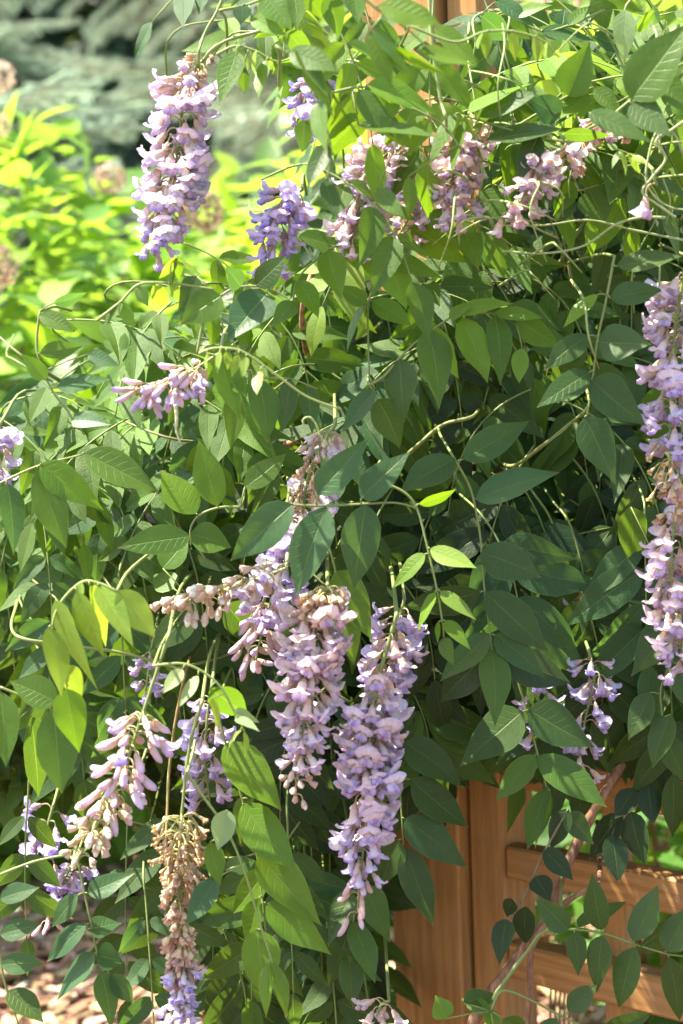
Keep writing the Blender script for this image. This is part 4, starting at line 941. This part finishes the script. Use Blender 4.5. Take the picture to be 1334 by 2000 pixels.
# ------------------------------------------------------------------ filler compound leaves inside the vine
LM = HERO + CL + [('the top of the wooden post', 780, 60), ('the lattice rails', 1180, 1650)]
POLY = [(450, -60), (470, 110), (620, 190), (650, 400), (560, 520), (330, 620), (140, 680), (60, 770), (10, 860), (-60, 940), (-60, 1640), (60, 1500), (250, 1540), (430, 1640), (470, 2080), (735, 2080), (735, 1800), (750, 1500), (890, 1400), (1010, 1430), (1100, 1440), (1400, 1470), (1400, -60)]
def inside(x, y, P=POLY):
    c = False; j = len(P) - 1
    for i in range(len(P)):
        (xi, yi), (xj, yj) = P[i], P[j]
        if (yi > y) != (yj > y) and x < (xj - xi) * (y - yi) / (yj - yi) + xi: c = not c
        j = i
    return c
def grow(P0, d0, L, n, ll, droopk, lw=.37, up=.5, tn='D', spread=1.0):
    """rachis points and leaflet placements of one compound leaf that droops under its own weight"""
    pts = [P0.copy()]; d = d0.normalized(); st = L / 14; p = P0.copy()
    for i in range(14):
        d = (d + Vector((0, 0, -1)) * droopk * (i / 14 + .25) * .16).normalized(); p = p + d * st; pts.append(p.copy())
    out = []
    pairs = (n - 1) // 2
    for k in range(pairs + 1):
        s = .28 + .72 * (k / pairs) if pairs else 1
        i = min(int(s * 13), 13); q = pts[i].lerp(pts[i + 1], s * 14 - i if s * 14 - i <= 1 else 1); tg = (pts[i + 1] - pts[i]).normalized()
        face = (Vector((0, -1, 0)) * (1 - up) + Vector((0, 0, 1)) * up).normalized()
        side = tg.cross(face)
        if side.length < .1: side = tg.orthogonal()
        side.normalize(); nn = side.cross(tg).normalized()
        if nn.dot(face) < 0: nn = -nn
        sz = ll * (.82 + .3 * math.sin(math.pi * (k + .6) / (pairs + 1.2)))
        for sg in ((-1, 1) if k < pairs else (0,)):
            if sg: Y = side * sg * (1.0 * spread) + tg * U(.35, .8) + Vector((0, 0, -U(.1, .5)))
            else: Y = tg + Vector((U(-.1, .1), 0, -.2))
            Y = (Y + Vector((U(-1, 1), U(-1, 1), U(-1, 1))) * .11).normalized()
            N = nn + Vector((U(-1, 1), U(-1, 1), U(-1, 1))) * .27 + side * sg * .15
            b = q + (side * sg * .002)
            l_ = sz * U(.85, 1.12)
            out.append((b, b + Y * l_, l_ * lw * U(.92, 1.1), N))
    return pts, out
TN_WORD = {'K': 'very dark', 'D': 'dark green', 'T': 'blue-green', 'M': 'mid-green', 'B': 'bright green', 'Y': 'lime green'}
used = {}
def filler(x, y, dp, spec, nm_extra=''):
    ang, L, n, ll, dr, up, tn = spec
    P0 = at(x, y, dp)
    dx, dz = math.cos(ang), math.sin(ang)
    d0 = Vector((dx, -U(.15, .6), dz))
    pts, lv = grow(P0, d0, L, n, ll, dr, up=up)
    mx, my, _ = px(pts[8])
    b = min(LM, key=lambda q: (q[1] - mx) ** 2 + (q[2] - my) ** 2)
    ddx, ddy = mx - b[1], my - b[2]
    if math.hypot(ddx, ddy) < 45: rel = 'partly hidden behind'
    elif abs(ddx) > abs(ddy): rel = 'just left of' if ddx < 0 else 'just right of'
    else: rel = 'just above' if ddy < 0 else 'just below'
    lab = '%s spray %s %s' % (TN_WORD[tn], rel, b[0])
    ws = lab.split()
    if len(ws) > 16: lab = ' '.join(ws[:16])
    used.setdefault(lab, []).append(0)
    pts = spline([P0 - d0 * .04 + Vector((U(-.02, .02), .24, U(-.04, .01))), P0 - d0 * .02 + Vector((0, .06, -.008))] + pts[::2], 22)
    t = mk_spray(lab, 'compound leaves filling the vine', pts, (.16, .25, .07), .0011, .0006)
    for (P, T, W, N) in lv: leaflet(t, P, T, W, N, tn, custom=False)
    return t
random.seed(77)
cnt = 0; grid = {}
tries = 0
while cnt < 238 and tries < 20000:
    tries += 1
    x, y = U(-30, 1360), U(-40, 1990)
    if not inside(x, y): continue
    # the post and the dark gap stay in view at the top
    if 620 < x < 960 and y < 470: continue
    if 640 < x < 760 and 1150 < y: continue
    if x < 430 and y > 1380 and R() < .92: continue
    if x > 930 and y < 260 and R() < .45: continue
    if x > 880 and y > 1330 and R() < .6: continue
    key = (int(x / 66), int(y / 84))
    if grid.get(key, 0) >= 1: continue
    grid[key] = grid.get(key, 0) + 1
    slope = (x < 520 and y < 1000)
    if slope:
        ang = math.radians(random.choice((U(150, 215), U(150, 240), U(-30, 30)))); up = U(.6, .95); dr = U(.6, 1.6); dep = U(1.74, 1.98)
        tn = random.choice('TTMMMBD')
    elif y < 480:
        ang = math.radians(U(0, 360)); up = U(.5, .9); dr = U(.5, 1.5); dep = U(1.70, 2.05); tn = random.choice('MMBBYTD')  # brighter tones near the top stand in for backlight
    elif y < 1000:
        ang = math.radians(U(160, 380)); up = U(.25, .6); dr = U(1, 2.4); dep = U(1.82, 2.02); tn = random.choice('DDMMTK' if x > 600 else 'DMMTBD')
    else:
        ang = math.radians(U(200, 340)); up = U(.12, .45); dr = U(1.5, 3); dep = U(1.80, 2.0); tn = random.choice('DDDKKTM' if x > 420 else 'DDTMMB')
    if x > 1000 and y > 1000: dep = U(1.76, 1.9)
    L = U(.11, .19); n = random.choice((7, 9, 9, 11)); ll = U(.040, .066)
    if x > 700 and y > 900: ll = U(.056, .078)
    if y > 1250 and x > 720: L *= .7
    if y > 1350 and x < 420: L *= .7
    x0 = x - math.cos(ang) * L * 900; y0 = y + math.sin(ang) * L * 700 - 60
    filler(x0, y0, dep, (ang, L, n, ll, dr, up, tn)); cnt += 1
# sparse sprays hanging over the mulch, lower left
for (x, y, a, tn) in ((60, 1500, 262, 'D'), (250, 1600, 265, 'D'), (420, 1700, 265, 'D'), (330, 1500, 265, 'D'), (430, 1780, 285, 'D'), (280, 1700, 275, 'T'),
                      (560, 1560, 270, 'D'), (600, 1700, 280, 'D'), (560, 1840, 262, 'K'), (640, 1820, 275, 'D'), (700, 1850, 280, 'D'), (480, 1880, 250, 'D')):
    filler(x, y, U(1.76, 1.9), (math.radians(a), U(.13, .19), random.choice((7, 9)), U(.04, .055), 1.5, U(.15, .4), tn))
for (x, y, a, tn) in ((770, -60, 280, 'M'), (850, -40, 262, 'B'), (700, 120, 320, 'M'), (850, 190, 350, 'B'), (980, 240, 340, 'B'), (1080, 300, 10, 'M'), (600, 320, 340, 'M'), (640, 20, 300, 'B'), (700, -30, 285, 'M'), (930, -40, 290, 'M'), (1000, 20, 340, 'Y'), (1180, 60, 300, 'B'), (1130, 170, 20, 'B')):
    filler(x, y, U(1.62, 1.75), (math.radians(a), U(.11, .15), random.choice((7, 9)), U(.04, .058), 1.1, U(.5, .8), tn))
# give every label that came out twice something of its own, from its place in depth and height
bylab = {}
for o in bpy.data.objects:
    if o.get('group') == 'compound leaves filling the vine': bylab.setdefault(o['label'], []).append(o)
for lab, os_ in bylab.items():
    if len(os_) < 2: continue
    os_.sort(key=lambda o: -o.location.z)
    words = {2: ['upper', 'lower'], 3: ['uppermost', 'middle', 'lowermost']}.get(len(os_)) or ['topmost'] + [q + '-from-top' for q in ('second', 'third', 'fourth', 'fifth', 'sixth', 'seventh', 'eighth', 'ninth', 'tenth')]
    for o, w_ in zip(os_, words): o['label'] = w_ + ' ' + lab

# the deep of the vine: countless leaves behind the sprays
random.seed(31); J = Join(); k = 0
def deep(x, y, dd, tn, smin=.045, smax=.075, up=.5):
    p = at(x, y, dd); s = U(smin, smax)
    Y = Vector((U(-1, 1), U(-1, .3), U(-1.1, .2))); N = Vector((U(-.6, .6), -(1 - up) + U(-.3, .3), up + U(-.3, .3)))
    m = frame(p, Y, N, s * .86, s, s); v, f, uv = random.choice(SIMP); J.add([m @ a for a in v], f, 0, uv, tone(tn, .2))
while k < 12000:
    x, y = U(-500, 2100), U(-420, 2080)
    if -60 < x < 1400 and -60 < y: 
        if not inside(x, y): continue
    else:
        if x < 430 and y < 800: continue
        if x > 770 and y > 1520: continue
        if x < 60 and y > 1560: continue
        if x > 770 and y < -60 and R() < .5: continue
    top = y < 330
    if top and R() < (.90 if y > -60 else .7): continue
    if 640 < x < 960 and y < 450: dd = U(2.25, 2.6)
    elif x > 740 and y > 1380: dd = U(1.88, 1.93) if R() < .4 else U(2.25, 2.5)
    else: dd = U(1.99, 2.05) + .58 * R() ** 1.2
    if x < 520 and y < 900: dd += .04
    if x < 100: dd += .05
    tn = random.choice('BBMY') if y < 330 and x > 600 else random.choice('BMMT') if (y < 330 or (x < 420 and y < 850)) else random.choice('DKMKDK')  # interior shade put in as darker tones, sunlight at the top as brighter
    deep(x, y, dd, tn); k += 1
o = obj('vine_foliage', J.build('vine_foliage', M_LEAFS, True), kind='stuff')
tag(o, 'dense wisteria foliage massed deep behind the leaf sprays and flower clusters', 'foliage')
# bare inner twigs of the vine
random.seed(41); J = Join()
for i in range(150):
    x, y = U(50, 1330), U(300, 1700)
    if not inside(x, y) or (640 < x < 960 and y < 520): continue
    a = U(0, 6.28); L = U(80, 260); dd = U(1.84, 2.15)
    P = spline([at(x, y, dd), at(x + math.cos(a) * L * .5, y + math.sin(a) * L * .5 + 20, dd - .03), at(x + math.cos(a) * L, y + math.sin(a) * L * .8, dd)], 8)
    v, f = tube_data(P, U(.0009, .0022), .0009, 5); J.add(v, f, 0)
o = obj('inner_twigs', J.build('inner_twigs', M_STEM), None, None, (.17, .20, .07), 'stuff')
tag(o, 'tangle of thin green twigs running through the vine', 'twigs')
random.seed(43); J = Join()
for i in range(34):
    x, y = U(900, 1334), U(10, 560); dd = U(1.56, 1.74); a = random.choice((U(2.7, 3.6), U(-.5, .5), U(1.2, 1.9))); L = U(70, 230); c = U(-95, 95)
    P = spline([at(x, y, dd + .08), at(x + math.cos(a) * L * .35 + c * .3, y + math.sin(a) * L * .35 - abs(c) * .5, dd), at(x + math.cos(a) * L * .75, y + math.sin(a) * L * .75 - abs(c) * .3, dd - .02), at(x + math.cos(a) * L + c * .3, y + math.sin(a) * L + abs(c) * .5, dd)], 14)
    v, f = tube_data(P, U(.0009, .0015), .0005, 5); J.add(v, f, 0)
o = obj('fine_shoots', J.build('fine_shoots', M_STEM), None, None, (.26, .36, .13), 'stuff')
tag(o, 'tangle of fine pale shoots and tendrils over the sunlit top right foliage', 'shoots')
# litter twigs and dry stalks behind the lattice
for k in range(7):
    p = at(1075 + 9 * k, 1990, 2.3); q = at(1085 + 8 * k + U(-6, 6), 1850 + U(-15, 15), 2.3)
    o = obj('dry_stalk', tube('dry_stalk', spline([Vector((p.x, p.y, 0)), p, q], 8), .0022, .0014, M_DRYH, 5), None, None, (1.3, 1.2, 1.0))
    tag(o, ['leftmost', 'second from left', 'third from left', 'middle', 'third from right', 'second from right', 'rightmost'][k] + ' pale dry stalk in the row standing behind the lattice', 'dry stalk', 'dry stalks behind the lattice')
bpy.context.view_layer.update()
print('objects', len(bpy.data.objects), 'sprays', cnt, 'tries', tries)
